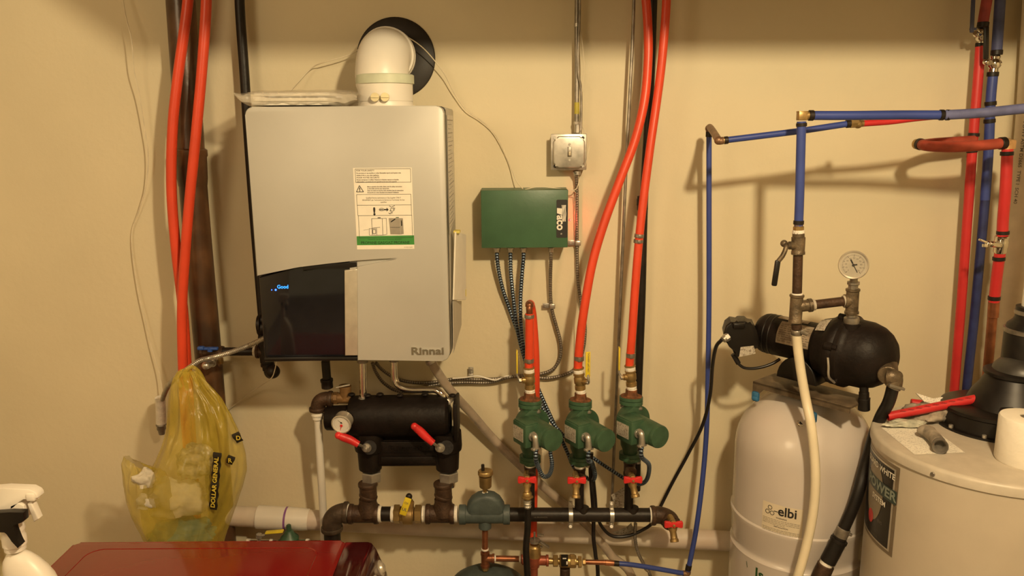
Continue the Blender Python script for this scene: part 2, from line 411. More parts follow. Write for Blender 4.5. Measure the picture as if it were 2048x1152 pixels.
# ------------------------------------------------------------------ boiler
DB = .30
x0 = P(497, 213, DB).x; x1 = P(897, 500, DB).x
x0 = (P(500, 300, DB).x+P(521, 700, DB).x)/2-.004; x1 = (P(890, 300, DB).x+P(903, 700, DB).x)/2
zt = P(700, 212.5, DB).z; zb_ = P(700, 725, DB).z
bo = thing('boiler', V(((x0+x1)/2, 0, zb_)), 'large silver grey wall hung boiler with black glossy door at lower left', 'boiler')
W_ = x1-x0; Hh = zt-zb_
def bq(u, v, d):   # u 0..1 left to right, v 0..1 bottom to top
    return V((x0+W_*u, -d, zb_+Hh*v))
def bpx(x, y, d=DB):   # picture pixel on front plane, corrected so edges are plumb
    yy = (y-213)/(725-213); u = (x-(497+yy*26))/(((889+yy*15)-(497+yy*26)))
    return bq(u, 1-yy, d)
g = G(); g.box(bq(.5, .5, .12), (W_-.004, .235, Hh-.004), .006); g.build('casing', boilerside, bo)
def rrect(fn, a, b, c, d_, r, n=6):
    """outline (u0,v0,u1,v1) in metres"""
    out = []
    for cx, cy, s0 in ((c-r, d_-r, 0), (a+r, d_-r, PI/2), (a+r, b+r, PI), (c-r, b+r, 1.5*PI)):
        for k in range(n+1):
            t_ = s0+PI/2*k/n; out.append(fn(cx+r*math.cos(t_), cy+r*math.sin(t_)))
    return out
g = G(); g.prism(rrect(lambda a, b: V((x0+a, -.262, zb_+b)), .001, .001, W_-.0030, Hh-.0005, .012), V((0, .026, 0)), .002)
g.build('black_trim', blkp, bo)
# upper cover with the sweeping lower edge
pts = []
r = .018
for k in range(7):
    t_ = PI/2*k/6; pts.append(V((x1-.003-r+r*math.sin(t_), -DB, zt-r+r*math.cos(t_))))
for k in range(7):
    t_ = PI/2*k/6; pts.append(V((x1-.003-r+r*math.cos(t_), -DB, zb_+.002+r-r*math.sin(t_))))
low = [bpx(716, 724), bpx(716, 526), bpx(760, 517.5), bpx(795, 511.5), bpx(829, 508), bpx(800, 508.6), bpx(760, 510.5), bpx(720, 513), bpx(660, 519), bpx(600, 526), bpx(560, 534), bpx(523, 544)]
low[0].z = zb_+.004
pts += [V(p) for p in low]
pts[-1].x = x0+.003
for k in range(7):
    t_ = PI/2*k/6; pts.append(V((x0+.003+r-r*math.cos(t_), -DB, zt-r+r*math.sin(t_))))
g = G(); g.prism(pts, V((0, .030, 0)), .0025); g.build('front_cover', boilerg, bo)
g = G(); g.prism([bpx(700, 505, DB-.008), bpx(850, 500, DB-.008), bpx(850, 540, DB-.008), bpx(700, 540, DB-.008)], V((0, .012, 0)), .001); g.build('recess_plate', boilerg, bo)
pts = [bpx(523, 547, DB-.012), bpx(600, 528, DB-.012), bpx(720, 514, DB-.012), bpx(720, 723, DB-.012), bpx(523, 726, DB-.012)]
for p in (pts[0], pts[4]): p.x = x0+.004
dr = G().prism(pts, V((0, .026, 0)), .003).build('door', blkg, bo)
g = G(); g.prism([bpx(608, 521.5+3, DB-.006), bpx(715, 514+2, DB-.006), bpx(715, 527, DB-.006), bpx(694, 530, DB-.006), bpx(640, 530, DB-.006), bpx(608, 535, DB-.006)], V((0, .01, 0)), .002)
g.box(bpx(622, 718, DB-.008), (P(716, 700, DB).x-P(527, 700, DB).x, .012, .010), .003)
g.build('door_frame', blkp, bo)
g = G(); g.prism([bpx(690.5, 533.5, DB-.002), bpx(717, 531, DB-.002), bpx(717, 711, DB-.002), bpx(690.5, 711, DB-.002)], V((0, .012, 0)), .002)
g.build('door_grip', silverw, bo, label='pale grey vertical strip along the door')
G().text('Good', lambda a, b: bpx(554, 571, DB-.0105)+V((a, 0, b)), .0125, mi=0, bold=.012, xs=.95).build('display_text', ledt, dr)
g = G(); g.ball(bpx(551, 574, DB-.011), .0022).ball(bpx(543, 574, DB-.011), .0012); g.build('status_light', ledb, dr)
lp = bpx(824, 708, DB+.0004)
lo = G(); lo.text('Rinnai', lambda a, b: lp+V((a, 0, b)), .0260, bold=.02, xs=1.28)
n0 = len(lo.f)
def thicken(g, ext):
    import collections
    cnt = collections.Counter()
    for f in g.f:
        for i in range(len(f)): cnt[(f[i], f[(i+1) % len(f)])] += 1
    n = len(g.v); back = [v+ext for v in g.v]; fs = [f[:] for f in g.f]; g.v += back
    g.f += [[i+n for i in f][::-1] for f in fs]
    for (a, b), c in cnt.items():
        if (b, a) not in cnt: g.f.append([b, a, a+n, b+n])
    g.m = [0]*len(g.f); return g
thicken(lo, V((0, -.0028, 0))).build('maker_lettering', chrome, bo)
# warning sticker
ds = DB+.0006
st = G(); st.prism([bpx(709.5, 330.5, ds), bpx(824.5, 330.5, ds), bpx(830, 490.5, ds), bpx(716.5, 491, ds)], V((0, .0005, 0)))
so = st.build('warning_label', paper, bo)
g = G(); g.prism([bpx(715.7, 464.5, ds+.0003), bpx(829.3, 463.5, ds+.0003), bpx(830, 482, ds+.0003), bpx(716.5, 482.5, ds+.0003)], V((0, .0004, 0))); g.build('green_band', green, so)
O = bpx(709.5, 330.5, ds+.0006); ex = (bpx(824.5, 330.5, ds)-bpx(709.5, 330.5, ds))/115; ey = (bpx(716.5, 491, ds)-bpx(709.5, 330.5, ds))/160.5
def sp(x, y): return O+ex*x+ey*y
def stx(g, s, x, y, h, mi=0, al='LEFT', bold=0, xs=1):
    k = ex.length; g.text(s, lambda a, b: sp(x+a, y-b), h, al, mi, bold, xs)
g = G()
stx(g, 'FOR YOUR SAFETY', 6, 6.5, 4.2, bold=.01)
for i, s_ in enumerate(('Do not store or use gasoline or other flammable vapors and liquids in the', 'vicinity of this or any other appliance.')): stx(g, s_, 6, 11+i*4.2, 3.4, xs=.86, bold=.02)
stx(g, 'POUR VOTRE SECURITE', 6, 20, 4.2, bold=.01)
for i, s_ in enumerate(('Ne pas entreposer ni utiliser d\'essence ni d\'autres vapeurs ou liquides', 'inflammables a proximite de cet appareil ou de tout autre appareil.')): stx(g, s_, 6, 24+i*4, 3.4, xs=.86, bold=.02)
for i, s_ in enumerate(('Before operating this boiler please read the safety instructions', 'on this boiler and the user manual first.', 'Avant de mettre en marche cette chaudiere lisez les instructions', 'de securite sur cette chaudiere et le manuel d\'utilisation.')): stx(g, s_, 26, 37.5+i*3.8, 3.4, xs=.80, bold=.02)
stx(g, 'Qualified Service technicians or Gas Supplier ONLY!', 57, 59.5, 3.8, al='CENTER', xs=.85)
stx(g, 'SEULEMENT par Techniciens de Service ou Fournisseur de Gaz', 57, 63.8, 3.8, al='CENTER', xs=.85)
stx(g, 'qualifies', 57, 68, 3.8, al='CENTER')
stx(g, 'M-10121110-00', 111, 157.5, 2.6, al='RIGHT')
g.build('small_print', inkg, so)
g = G()
def bar(g, x_, y_, X2, Y2, w2=.35, mi=0):
    a = sp(x_, y_); b = sp(X2, Y2); dd = (b-a).normalized(); nn = V((-dd.z, 0, dd.x))*w2*ex.length
    g.add([a-nn, b-nn, b+nn, a+nn], [[0, 1, 2, 3]], mi)
def frect(g, a, b, c, d_, w2=.3):
    bar(g, a, b, c, b, w2); bar(g, c, b, c, d_, w2); bar(g, c, d_, a, d_, w2); bar(g, a, d_, a, b, w2)
frect(g, 4, 2, 112.5, 28); frect(g, 4.5, 51.5, 111.5, 67.5+5); frect(g, 5, 72.5, 111.5, 93); frect(g, 6, 93, 112, 137)
for a in (((4.5, 46.5), (11, 34)), ((11, 34), (18.5, 46.5)), ((18.5, 46.5), (4.5, 46.5))): bar(g, *a[0], *a[1], .6)
stx(g, '!', 11.2, 45, 10, al='CENTER', bold=.04); stx(g, '!', 38, 91.5, 20, al='CENTER', bold=.05)
bar(g, 57, 81.5, 63, 81.5, 1.2); g.add([sp(62.5, 77.5), sp(66.5, 81.5), sp(62.5, 85.5)], [[0, 1, 2]])
for k in range(16):
    a = 2*PI*k/16; b = 2*PI*(k+1)/16; bar(g, 52.5+5*math.cos(a), 81.5+2.6*math.sin(a), 52.5+5*math.cos(b), 81.5+2.6*math.sin(b), .35)
bar(g, 48.5, 81.5, 56, 81.5, .8)
for a in ((68, 74, 72, 77), (72, 77, 79, 73.5), (70, 80, 77, 78), (77, 78, 75, 84), (70, 80, 72, 87), (72, 87, 68, 90), (75, 84, 72, 90), (68, 84, 72, 84), (79, 78, 77, 84), (66, 88, 70, 90.5)): bar(g, *a, .45)
frect(g, 32, 99, 53, 132, .35); bar(g, 53, 99, 61, 98.5, .3); bar(g, 61, 98.5, 61, 130.5, .3); bar(g, 61, 130.5, 53, 132, .3); bar(g, 32, 118, 48, 116.5)
frect(g, 26, 119, 41, 132); frect(g, 33, 121, 39, 129, .5); bar(g, 15, 122, 25, 120.5, .2); bar(g, 44, 97.5, 50, 97.5, .7)
g.build('pictograms', ink, so)
g = G(); g.add([sp(66, 98.5), sp(88, 98.5), sp(88, 131), sp(68, 130.5)], [[0, 1, 2, 3]]).add([sp(88.4, 98.5), sp(94, 99), sp(94.5, 130), sp(88.4, 131)], [[0, 1, 2, 3]])
g.build('boiler_drawing', mat('label_grey', (.30, .27, .22), .7), so)
g = G(); bar(g, 80, 97.3, 86, 97.3, .7); bar(g, 68, 117, 88, 117); bar(g, 70, 106, 79, 100, .9); bar(g, 91, 103, 91, 114, .9)
stx(g, 'PROPANE GAS/GAZ PROPANE', 57, 149.6, 7.4, al='CENTER', bold=.025, xs=.97)
stx(g, 'Equipped for use with propane / Equipe pour gaz propane', 57, 141, 3.2, al='CENTER', xs=.9)
g.build('band_print', greend, so)
# labels on the right side of the casing
g = G(); xs_ = x1-.002+.0008
def sidep(u, z, e=0): return V((xs_+e, -u, z))
za = zt-.02; zz = zt-.31
g.add([sidep(.235, za), sidep(.03, za), sidep(.03, zz+.02), sidep(.235, zz)], [[0, 1, 2, 3]]); g.build('rating_label', paperp, bo)
g = G()
for i in range(26):
    z_ = za-.012-i*.0105; u1 = .21 if i % 4 else .225
    g.box(sidep((u1+.05+(i*37 % 5)*.02)/2, z_, .0004), (.0004, u1-.05-(i*37 % 5)*.02, .0010 if i % 3 else .0022))
g.build('rating_print', mat('pale_grey_ink', (.34, .31, .26), .6), bo)
# manual in plastic hanging on the side
g = G(); g.prism([P(909, 464, .2), P(929, 470, .10), P(929, 600, .10), P(905, 600, .22)], V((.004, .003, 0)), .001)
t = thing('hanging_booklet', P(917, 600, .2), 'narrow white folded booklet hung on the right side of the boiler', 'booklet')
g.build('pages', paper, t)
g = G(); g.box(P(914, 463, .18), (.016, .03, .006), .001); g.box(P(932, 585, .10), (.001, .012, .018), basis=None); g.build('yellow_tab', mat('pale_yellow', (.72, .62, .14), .6), t)
g = G(); g.prism([P(905, 602, .235), P(922, 602, .06), P(922, 650, .06), P(906, 706, .235)], V((.0015, .001, 0))); g.build('lower_page', boilerside, t)

# vent
t = thing('vent_elbow', (768, 213, .15), 'fat white plastic vent elbow rising from the boiler top into the wall', 'vent pipe')
ctr = P(768, 200, .16); dz0 = zt+.001
cx = P(767, 165, .19).x; cy = -.165; R_ = .0655
g = G(); g.lathe(V((cx, cy, zt)), Z, [(0, .074), (.004, .074), (.004, .068), (.014, .066), (.014, .0675), (.052, .0675), (.056, .068)], 40)
g.build('collar', white, t)
zc0 = zt+.056
g = G(); g.lathe(V((cx, cy, zc0)), Z, [(0, .0690), (0, .0715), (.020, .0715), (.022, .0690), (.022, .06)], 40); g.build('gasket_band', palegreen, t)
# elbow curving back and a little to the right
hd = V((.03, .99, 0)).normalized(); Rb = .067
ex_ = cx-.007; pts = [V((ex_+.004, cy, zc0-.002)), V((ex_, cy, zc0+.008))]
base = V((ex_, cy, zc0+.008))
for k in range(1, 13):
    a = PI/2*k/12; pts.append(base+hd*(Rb*(1-math.cos(a)))+Z*(Rb*math.sin(a)))
pts.append(pts[-1]+hd*.02)
g = G(); g.tube(pts, .0655, 40, curve=False); e = pts[-1]
g.lathe(e-hd*.016, hd, [(0, .065), (0, .0700), (.018, .0700), (.018, .0675), (.022, .0675), (.022, .0705), (.030, .0705), (.030, .063)], 40)
g.build('elbow', white, t)
L_ = (-e.y)/hd.y
g = G(); g.cyl(e, e+hd*(L_-.002), .062, 40); g.build('wall_pipe', white, t)
g = G()
for sx in (-.014, .010):
    p = V((cx+sx, cy-math.sqrt(.0675**2-sx**2)-.006, zt+.022)); g.cyl(p, p+V((0, -.006, 0)), .0105, 20)
    g.box(p+V((0, -.007, 0)), (.019, .003, .003), .0006)
g.build('test_caps', mat('cream_cap', (.70, .62, .38), .5), t)
wc = e+hd*L_
g = G(); c0 = P(792, 116, .002); g.lathe(V((c0.x, 0, c0.z)), -Y, [(0, .104), (.003, .104), (.006, .100), (.006, .055)], 56)
tag(g.build('wall_plate', mat('black_rubber_flange', (.020, .015, .011), .5, vary=.15)), 'round black wall plate behind the white vent elbow', 'plate')
# plastic bag of papers on top
t = thing('document_pouch', V((P(600, 212, .16).x, -.16, zt)), 'clear plastic pouch of folded papers lying on top of the boiler', 'pouch')
g = G(); xa = P(508, 205, .2).x; xb = P(700, 205, .2).x
for k, (da, db) in enumerate(((0, 0), (.006, -.01), (.01, -.004))):
    g.box(V(((xa+xb)/2+da/2-.012, -.19, zt+.0075+k*.0095+(.003 if k == 2 else 0))), (xb-xa-.05+db, .15, .008), .003)
g.build('papers', paper, t)
def pf(u, v):
    ang = 2*PI*v; xx = P(483, 190, .22).x+(P(722, 190, .22).x-P(483, 190, .22).x)*u
    hh = .019*min(1, u*9)*min(1, (1-u)*8+.3)+.003; yy = .085
    n_ = noise.noise(V((u*14, v*6, 3)))*.0035
    cen = zt+.0195+(.012 if u < .06 else 0)*(1-u/.06 if u < .06 else 0)
    return V((xx, -.19+math.cos(ang)*yy+n_, max(zt+.0008, cen+math.copysign(abs(math.sin(ang))**.6, math.sin(ang))*hh+n_)))
G().grid(pf, 40, 24).build('film', clearp, t)
# ------------------------------------------------------------------ under the boiler
t = thing('drain_stub', (654, 776, .12), 'short black capped pipe hanging under the boiler door', 'pipe')
G().cyl(P(651, 722, .13), P(654, 760, .13), .0115, 20).build('pipe_barrel', blk, t)
G().lathe(P(653, 757, .13), P(655, 777, .13)-P(653, 757, .13), [(0, .013), (.002, .017), (.008, .017), (.010, .0155), (.026, .0155), (.028, .012)], 24).build('cap', blk, t)
def hose(pts, r, label):
    t = thing('boiler_hose', pts[-1], label, 'hose')
    G().tube(pts, r, 20).build('tube', chrome, t)
    a = cv(pts[0]); g = G(); g.lathe(a+Z*.004, -Z, [(0, r*1.45), (.008, r*1.45), (.009, r*1.15)], 6)
    b = cv(pts[-1]); dd = (b-cv(pts[-2])).normalized(); g.lathe(b-dd*.006, dd, [(0, r*1.05), (.002, r*1.7), (.008, r*1.9), (.016, r*1.9)], 24)
    g.build('end_nut', steeld, t)
hose([(725, 722, .15), (726, 760, .15), (727, 797, .15)], .0105, 'shiny straight chrome pipe dropping from boiler to black header')
hose([(788, 720, .14), (788, 740, .14), (791, 762, .14), (803, 775, .145), (822, 779, .145), (850, 779, .145), (871, 780, .145), (883, 788, .15), (893, 801, .15)], .0092, 'shiny chrome pipe with two bends between boiler and black header')
# insulated header
zA = P(800, 832, .15).z
def hp(x, y, d=.15): return P(x, y, d)
t = thing('hydraulic_header', hp(815, 945), 'black foam insulated header block hung under the boiler with two red handles', 'header')
g = G()
rc = .056
g.lathe(hp(699, 832), X, [(0, .040), (.004, .052), (.010, .055), (.05, rc), (.10, rc), (.235, rc), (.262, .055), (.270, .048), (.271, .03)], 36)
g.lathe(hp(652, 836), X, [(0, .030), (.004, .033), (.055, .0345), (.075, .0345)], 30)
g.box(hp(715, 845, .14), (.055, .075, .095), .012)
g.box(hp(808, 845, .12), (.262, .07, .100), .016)
g.build('insulation_shell', foam, t)
g = G(); g.box(hp(913, 832, .15), (.012, .10, .104), .005, mi=0)
for i, xx in enumerate((703, 735, 760, 800, 850, 905)):
    g.ball(hp(xx, 789+(i % 2)*2, .16), .009, sc_=(1.1, 1, .6))
g.build('end_seams', foam, t)
g = G(); g.box(hp(820, 903, .155), (.170, .035, .072), .004); g.box(hp(817, 920, .172), (.15, .010, .022), .003)
g.box(hp(815, 881, .173), (.13, .004, .002), .0005); g.box(hp(815, 904, .173), (.13, .004, .002), .0005)
lpp = P(776, 900, .1735)
g.build('bridge_panel', foam, t)
thicken(G().text('Rinnai', lambda a, b: lpp+V((a, 0, b)), .017, bold=.01, xs=2.2), V((0, -.0015, 0))).build('embossed_lettering', foam, t)
for xx in (739, 893):
    g = G(); g.lathe(hp(xx, 862), hp(xx+2, 942)-hp(xx, 862), [(0, .040), (.04, .0415), (.052, .040), (.055, .034), (.108, .031), (.112, .026)], 28)
    g.cyl(hp(xx, 895, .185), hp(xx, 895, .200), .020, 20)
    g.build('valve_leg', foam, t)
    g = G(); a = hp(xx+4, 942); g.hexn(a, hp(xx+4, 961), .0285, rot=.35); g.build('union_nut', steel, t)
    g = G(); g.cyl(hp(xx+4, 957), hp(xx+4, 973), .0185, 24); g.build('chrome_tail', chrome, t)
for (pts, pv) in (([(677, 871), (688, 875), (701, 880), (717, 889)], (733, 896)), ([(829, 853), (840, 862), (851, 873), (866, 886)], (880, 896))):
    g = G(); ps = [hp(a, b, .222 if i else .226) for i, (a, b) in enumerate(pts)]
    g.tube(ps, lambda s: .0092+.002*math.sin(PI*min(1, s*1.1)), 16); g.ball(ps[0], .0098)
    h_ = g.build('lever_grip', redv, t)
    g = G(); a = ps[-1]; b = hp(pv[0], pv[1], .208); dd = (b-a).normalized(); nn = V((-dd.z, 0, dd.x))
    g.box(a.lerp(b, .55), ((b-a).length*1.2, .003, .009), .001, basis=(dd, Y, nn))
    g.build('lever_arm', steeld, t)
    g = G(); g.hexn(b, b+V((0, -.010, 0)), .0085, rot=.4); g.lathe(b+V((0, .004, 0)), -Y, [(0, .013), (.004, .013), (.0042, .010)], 20); g.cyl(b, b+V((0, -.016, 0)), .0045, 12)
    g.box(b+nn*(-.004)+dd*.010, (.016, .003, .007), .001, basis=(dd, Y, nn))
    g.build('stem_nut', steel, t)
# gauge on the header
tg = thing('temperature_gauge', P(684, 846, .215), 'small round white dial gauge with red needle left of the black header', 'gauge')
gc = P(684, 846, .222); gd = V((-.12, -1, -.18)).normalized()
gx, gy, gz = frame(gd)
g = G(); g.lathe(gc-gd*.022, gd, [(0, .022), (.002, .0245), (.022, .0245), (.026, .0265), (.030, .0265), (.031, .024), (.027, .0235)], 36); g.lathe(gc-gd*.055, gd, [(0, .008), (.035, .008)], 16)
g.build('case', silverw, tg)
G().lathe(gc+gd*.0045, gd, [(0, .0238), (.001, .0238)], 36).build('dial', gaugew, tg)
def needle(g, a0, a1, L1, w2, back=.0, cen=V((0, 0, 0))):
    rt = V((1, 0, 0)); rt = (rt-gd*rt.dot(gd)).normalized(); upv = gd.cross(rt)*-1
    if upv.z < 0: upv = -upv
    dd = rt*math.cos(a0)+upv*math.sin(a0); nn = rt*-math.sin(a0)+upv*math.cos(a0); p = gc+gd*.0065+cen
    g.add([p-dd*back-nn*w2, p+dd*L1-nn*w2*.4, p+dd*L1+nn*w2*.4, p-dd*back+nn*w2], [[0, 1, 2, 3]])
g = G(); needle(g, math.radians(140), 0, .011, .0009, .004, Z*.004); g.lathe(gc+gd*.006+Z*.004, gd, [(0, .0022), (.001, .0022)], 14)
for k in range(22):
    a = math.radians(-40+k*12.4)
    rt = (X-gd*X.dot(gd)).normalized(); uv = gd.cross(rt); uv = uv if uv.z > 0 else -uv
    dd = rt*math.cos(a)+uv*math.sin(a); nn = rt*-math.sin(a)+uv*math.cos(a); p = gc+gd*.0058
    g.add([p+dd*.018-nn*.0002, p+dd*.0215-nn*.0002, p+dd*.0215+nn*.0002, p+dd*.018+nn*.0002], [[0, 1, 2, 3]])
g.build('black_needle', ink, tg)
g = G(); needle(g, math.radians(-105), 0, .014, .0012, .003, Z*-.004); g.lathe(gc+gd*.006+Z*-.004, gd, [(0, .0036), (.001, .0036)], 14); g.build('red_needle', redv, tg)
# relief valve assembly at the left of the header and white discharge pipe
t = thing('relief_valve', P(688, 800, .15), 'small brass relief valve with pale lever and brown iron elbow above the header', 'valve')
g = G(); g.cyl(P(658, 796, .14), P(704, 796, .14), .0150, 20).cyl(P(668, 796, .14), P(676, 796, .14), .0175, 8).cyl(P(691, 800, .14), P(691, 774, .14), .0155, 20)
g.cyl(P(690, 776, .14), P(690, 771, .14), .017, 20)
g.build('brass_body', mat('dirty_brass', (.22, .12, .045), .5, .4, vary=.25), t)
g = G(); a = P(672, 775, .16); b = P(700, 769, .16); g.box(a.lerp(b, .5), ((b-a).length, .008, .0035), .001, basis=((b-a).normalized(), Y, V((-(b-a).normalized().z, 0, (b-a).normalized().x)))); g.build('lever', silverw, t)
g = G(); g.tube([P(662, 798, .14), P(650, 798, .14), P(642, 801, .14), P(637, 808, .14), P(635, 820, .14)], .0195, 20); ring(g, P(661, 798, .14), X, .0225, .010); ring(g, P(635, 818, .14), Z, .0225, .010)
g.build('elbow', rust, t)
t = thing('discharge_pipe', P(648, 1090, .10), 'slim white vertical pipe from brown elbow down past the sewer pipe', 'pipe')
G().tube([(635, 822, .14), (637, 860, .135), (641, 930, .125), (645, 1000, .11), (648, 1060, .10), (650, 1160, .09)], .0105, 20).build('pipe_barrel', pvcw, t)
G().lathe(P(635, 821, .14), P(635.5, 840, .14)-P(635, 821, .14), [(0, .0155), (.008, .0155), (.0085, .0175), (.013, .0175), (.0135, .0145), (.024, .0140), (.025, .011)], 24).build('adapter', white, t)

# ------------------------------------------------------------------ sewer pipe along the wall
t = thing('sewer_pipe', P(560, 1060, .045), 'thick pale waste pipe running low along the whole wall behind everything', 'pipe')
A_ = P(452, 1031, .05); B_ = P(1475, 1083, .05)
dd = (B_-A_).normalized()
g = G(); g.lathe(A_, dd, [(0, .024), (0, .029), ((B_-A_).length, .029)], 36); g.build('pipe_barrel', pvcd, t)
g = G(); q = P(515, 1034, .05); g.lathe(q, dd, [(0, .030), (.001, .0335), (.085, .0335), (.086, .0335), (.136, .032), (.150, .030)], 36); g.build('coupling', pvcw, t)
g = G(); q = P(571, 1037, .05); g.lathe(q, dd, [(0, .0337), (.003, .0340), (.006, .0337)], 36); g.build('primer_stain', purple, t)

# ------------------------------------------------------------------ low manifold
DM = .17
def mp(x, y, d=DM): return P(x, y, d)
def tband(g, x, y, r=.0205, w2=.007): g.lathe(mp(x, y)-X*w2/2, X, [(0, r*.97), (w2*.2, r), (w2*.8, r*.985), (w2, r*.95)], 24)
YM = 1028
t = thing('pipe_elbow', mp(672, 1080), 'large dark iron elbow at left end of the low manifold', 'pipe elbow')
g = G(); g.tube([mp(695, 1025), mp(684, 1026), mp(672, 1031), mp(665, 1040), mp(664, 1052), mp(664, 1060)], .0265, 24); ring(g, mp(692, 1025), X, .030, .012); ring(g, mp(664, 1057), Z, .030, .012)
g.build('bend', mat('weathered_iron', (.075, .052, .035), .55, .4, vary=.2, bump=.3), t)
G().cyl(mp(664, 1060), V((mp(666, 1160).x, -DM, .0)), .0225, 24).build('down_pipe', blk, t)
def bigtee(xa, xb, xc, label, y=YM):
    t = thing('pipe_tee', mp(xc, y), label, 'pipe tee')
    g = G(); g.cyl(mp(xa, y), mp(xb, y), .0240, 24); ring(g, mp(xa+4, y), X, .0275, .012); ring(g, mp(xb-4, y), X, .0275, .012)
    g.lathe(mp(xc, y), Z, [(0, .0), (0, .030), (.024, .028), (.034, .024), (.045, .024)], 24)
    g.build('body', rust, t)
    g = G(); p = mp(xc, 1000); g.tube([p, p+Z*.018+V((.003, 0, 0)), p+Z*.030], .021, 24); ring(g, p+Z*.046, Z, .0265, .010); g.cyl(p+Z*.012, p+Z*.05, .0235, 24)
    ring(g, p+Z*.012, V((.3, 0, 1)), .0255, .008)
    g.build('swivel_elbow', rust, t)
    return t
ta = bigtee(698, 757, 737, 'left of two brown iron tees under the black header')
tb = bigtee(852, 908, 887, 'right of two brown iron tees under the black header')
g = G(); tband(g, 695, 1025, .0235, .010); g.build('thread_tape', tape, ta)
g = G(); tband(g, 760, YM, .0230, .009); g.build('thread_tape', tape, ta)
g = G(); tband(g, 846.5, YM, .0225, .006); tband(g, 851, YM, .0225, .004); g.build('thread_tape', tape, tb)
g = G(); tband(g, 912, YM, .0230, .009); g.build('thread_tape', tape, tb)
t = thing('pipe_nipple', mp(772, YM), 'short black pipe piece between two white taped joints on the manifold', 'pipe')
G().cyl(mp(758, YM), mp(792, YM), .0200, 24).build('barrel', blk, t)
t = thing('ball_valve', mp(815, YM), 'brass valve with yellow lever lying in the low manifold', 'valve')
g = G(); g.hexn(mp(788, YM), mp(800, YM), .026, rot=.3); g.cyl(mp(798, YM), mp(828, YM), .0205, 24); g.cyl(mp(806, YM+2), mp(826, YM+2), .0265, 24); g.hexn(mp(830, YM), mp(843, YM), .0255, rot=.3); g.cyl(mp(818, 1012), mp(819, 1000), .010); g.cyl(mp(817, 1015, .17), mp(818, 1003, .17), .0145, 20)
g.build('body', brass, t)
g = G(); tband(g, 786, YM, .0225, .010); g.build('thread_tape', tape, t)
g = G(); a = P(817, 996, .205); b = P(805, 1030, .205); dd = (b-a).normalized()
g.box(a.lerp(b, .5), (.019, .005, (b-a).length), .003, basis=(V((dd.z*-1, 0, dd.x)), Y, dd)); h_ = g.build('lever', yel, t)
rx = V((-dd.z, 0, dd.x)); 
g = G(); o_ = P(803, 1020, .2086); g.text('UL', lambda a_, b_: o_+rx*a_-dd*b_, .012, bold=.02); o2 = P(808, 1007, .2086); g.text('CSA', lambda a_, b_: o2+rx*a_*.7-dd*b_, .009)
g.build('lever_marks', inkg, h_)
G().cyl(P(817, 1004, .17), P(818, 992, .19), .0085, 12).ball(P(818, 993, .19), .009).build('stem_nut', blk, t)
# air separator
t = thing('air_separator', mp(970, 1050), 'blue grey cast air separator with domed top in the low manifold', 'air separator')
g = G(); g.cyl(mp(918, 1029), mp(1020, 1029), .0240, 28); g.cyl(mp(918, 1029), mp(932, 1029), .027, 28); g.cyl(mp(1006, 1029), mp(1020, 1029), .027, 28)
bm_o = [(930, 1040), (934, 1014), (942, 1002), (955, 994), (971, 991), (988, 994), (1000, 1002), (1008, 1014), (1012, 1042), (990, 1047), (950, 1047)]
g.prism([P(a, b, DM+.022) for a, b in bm_o], V((0, .046, 0)), .014, both=True)
g.cyl(mp(970, 1040), mp(970, 1056), .0175, 24); g.hexn(mp(970, 994), mp(970, 986), .013, rot=.2)
g.build('body', sepblue, t)
t2 = thing('air_vent', mp(970, 990), 'brass air vent cup with black cap on the air separator', 'air vent')
G().cyl(mp(970, 990), mp(970, 984), .0085, 16).build('thread_tape', tape, t2)
G().cyl(mp(970, 986), mp(970.5, 972), .0050, 16).cyl(mp(970, 980), mp(970, 977), .0072, 6).build('stem', brass, t2)
G().lathe(mp(971, 977), Z, [(0, .007), (.004, .0150), (.006, .0165), (.036, .0178), (.037, .0180)], 28).build('cup', brass, t2)
G().lathe(mp(971, 949), Z, [(0, .0195), (.001, .0208), (.009, .0208), (.0115, .019), (.0118, .009)], 28).build('lid', brass, t2)
G().cyl(mp(966, 941), mp(965.5, 929), .0045, 12).build('vent_cap', blk, t2)
# black header pipe
t = thing('manifold_pipe', mp(1160, 1030), 'long black horizontal iron pipe below the three green pumps', 'pipe')
g = G(); g.cyl(mp(1018, 1029), mp(1302, 1030), .0190, 28)
for xx in (1166, 1265): g.lathe(mp(xx, 1030), Z, [(0, .017), (.020, .0165), (.024, .0160)], 20)
g.build('pipe_barrel', blk, t)
g = G(); o_ = P(1068, 1036, DM+.0192); g.text('UL PRODUCTS', lambda a, b: o_+V((a, 0, b)), .0055); g.build('stencil', inkg, t)
for xx in (1141, 1223):
    g = G(); g.lathe(mp(xx, 1030)-X*.006, X, [(0, .0193), (.0005, .0212), (.0115, .0212), (.012, .0193)], 28)
    g.box(mp(xx, 1010), (.012, .007, .022), .001); g.box(mp(xx, 1050), (.012, .007, .018), .001); g.cyl(P(xx, 1053, .19), P(xx, 1053, .16), .005, 6)
    g.cyl(P(xx, 1008, .19), P(xx, 1008, .16), .004, 6)
    tag(g.build('pipe_clamp', steel), 'galvanised clamp round the black manifold pipe, ' + ('below the middle pump' if xx == 1141 else 'just left of the right riser'), 'clamp', None)
t = thing('pipe_elbow', mp(1320, 1040), 'brown iron elbow closing the right end of the low manifold', 'pipe elbow')
g = G(); g.tube([mp(1304, 1031), mp(1318, 1030), mp(1332, 1034), P(1340, 1040, .185), P(1342, 1048, .20)], .0235, 24); ring(g, mp(1306, 1031), X, .027, .012); ring(g, P(1341, 1044, .195), V((.2, -.6, -1)), .026, .010)
g.build('bend', rust, t)
g = G(); tband(g, 1302, 1030, .0215, .008); g.build('thread_tape', tape, t)
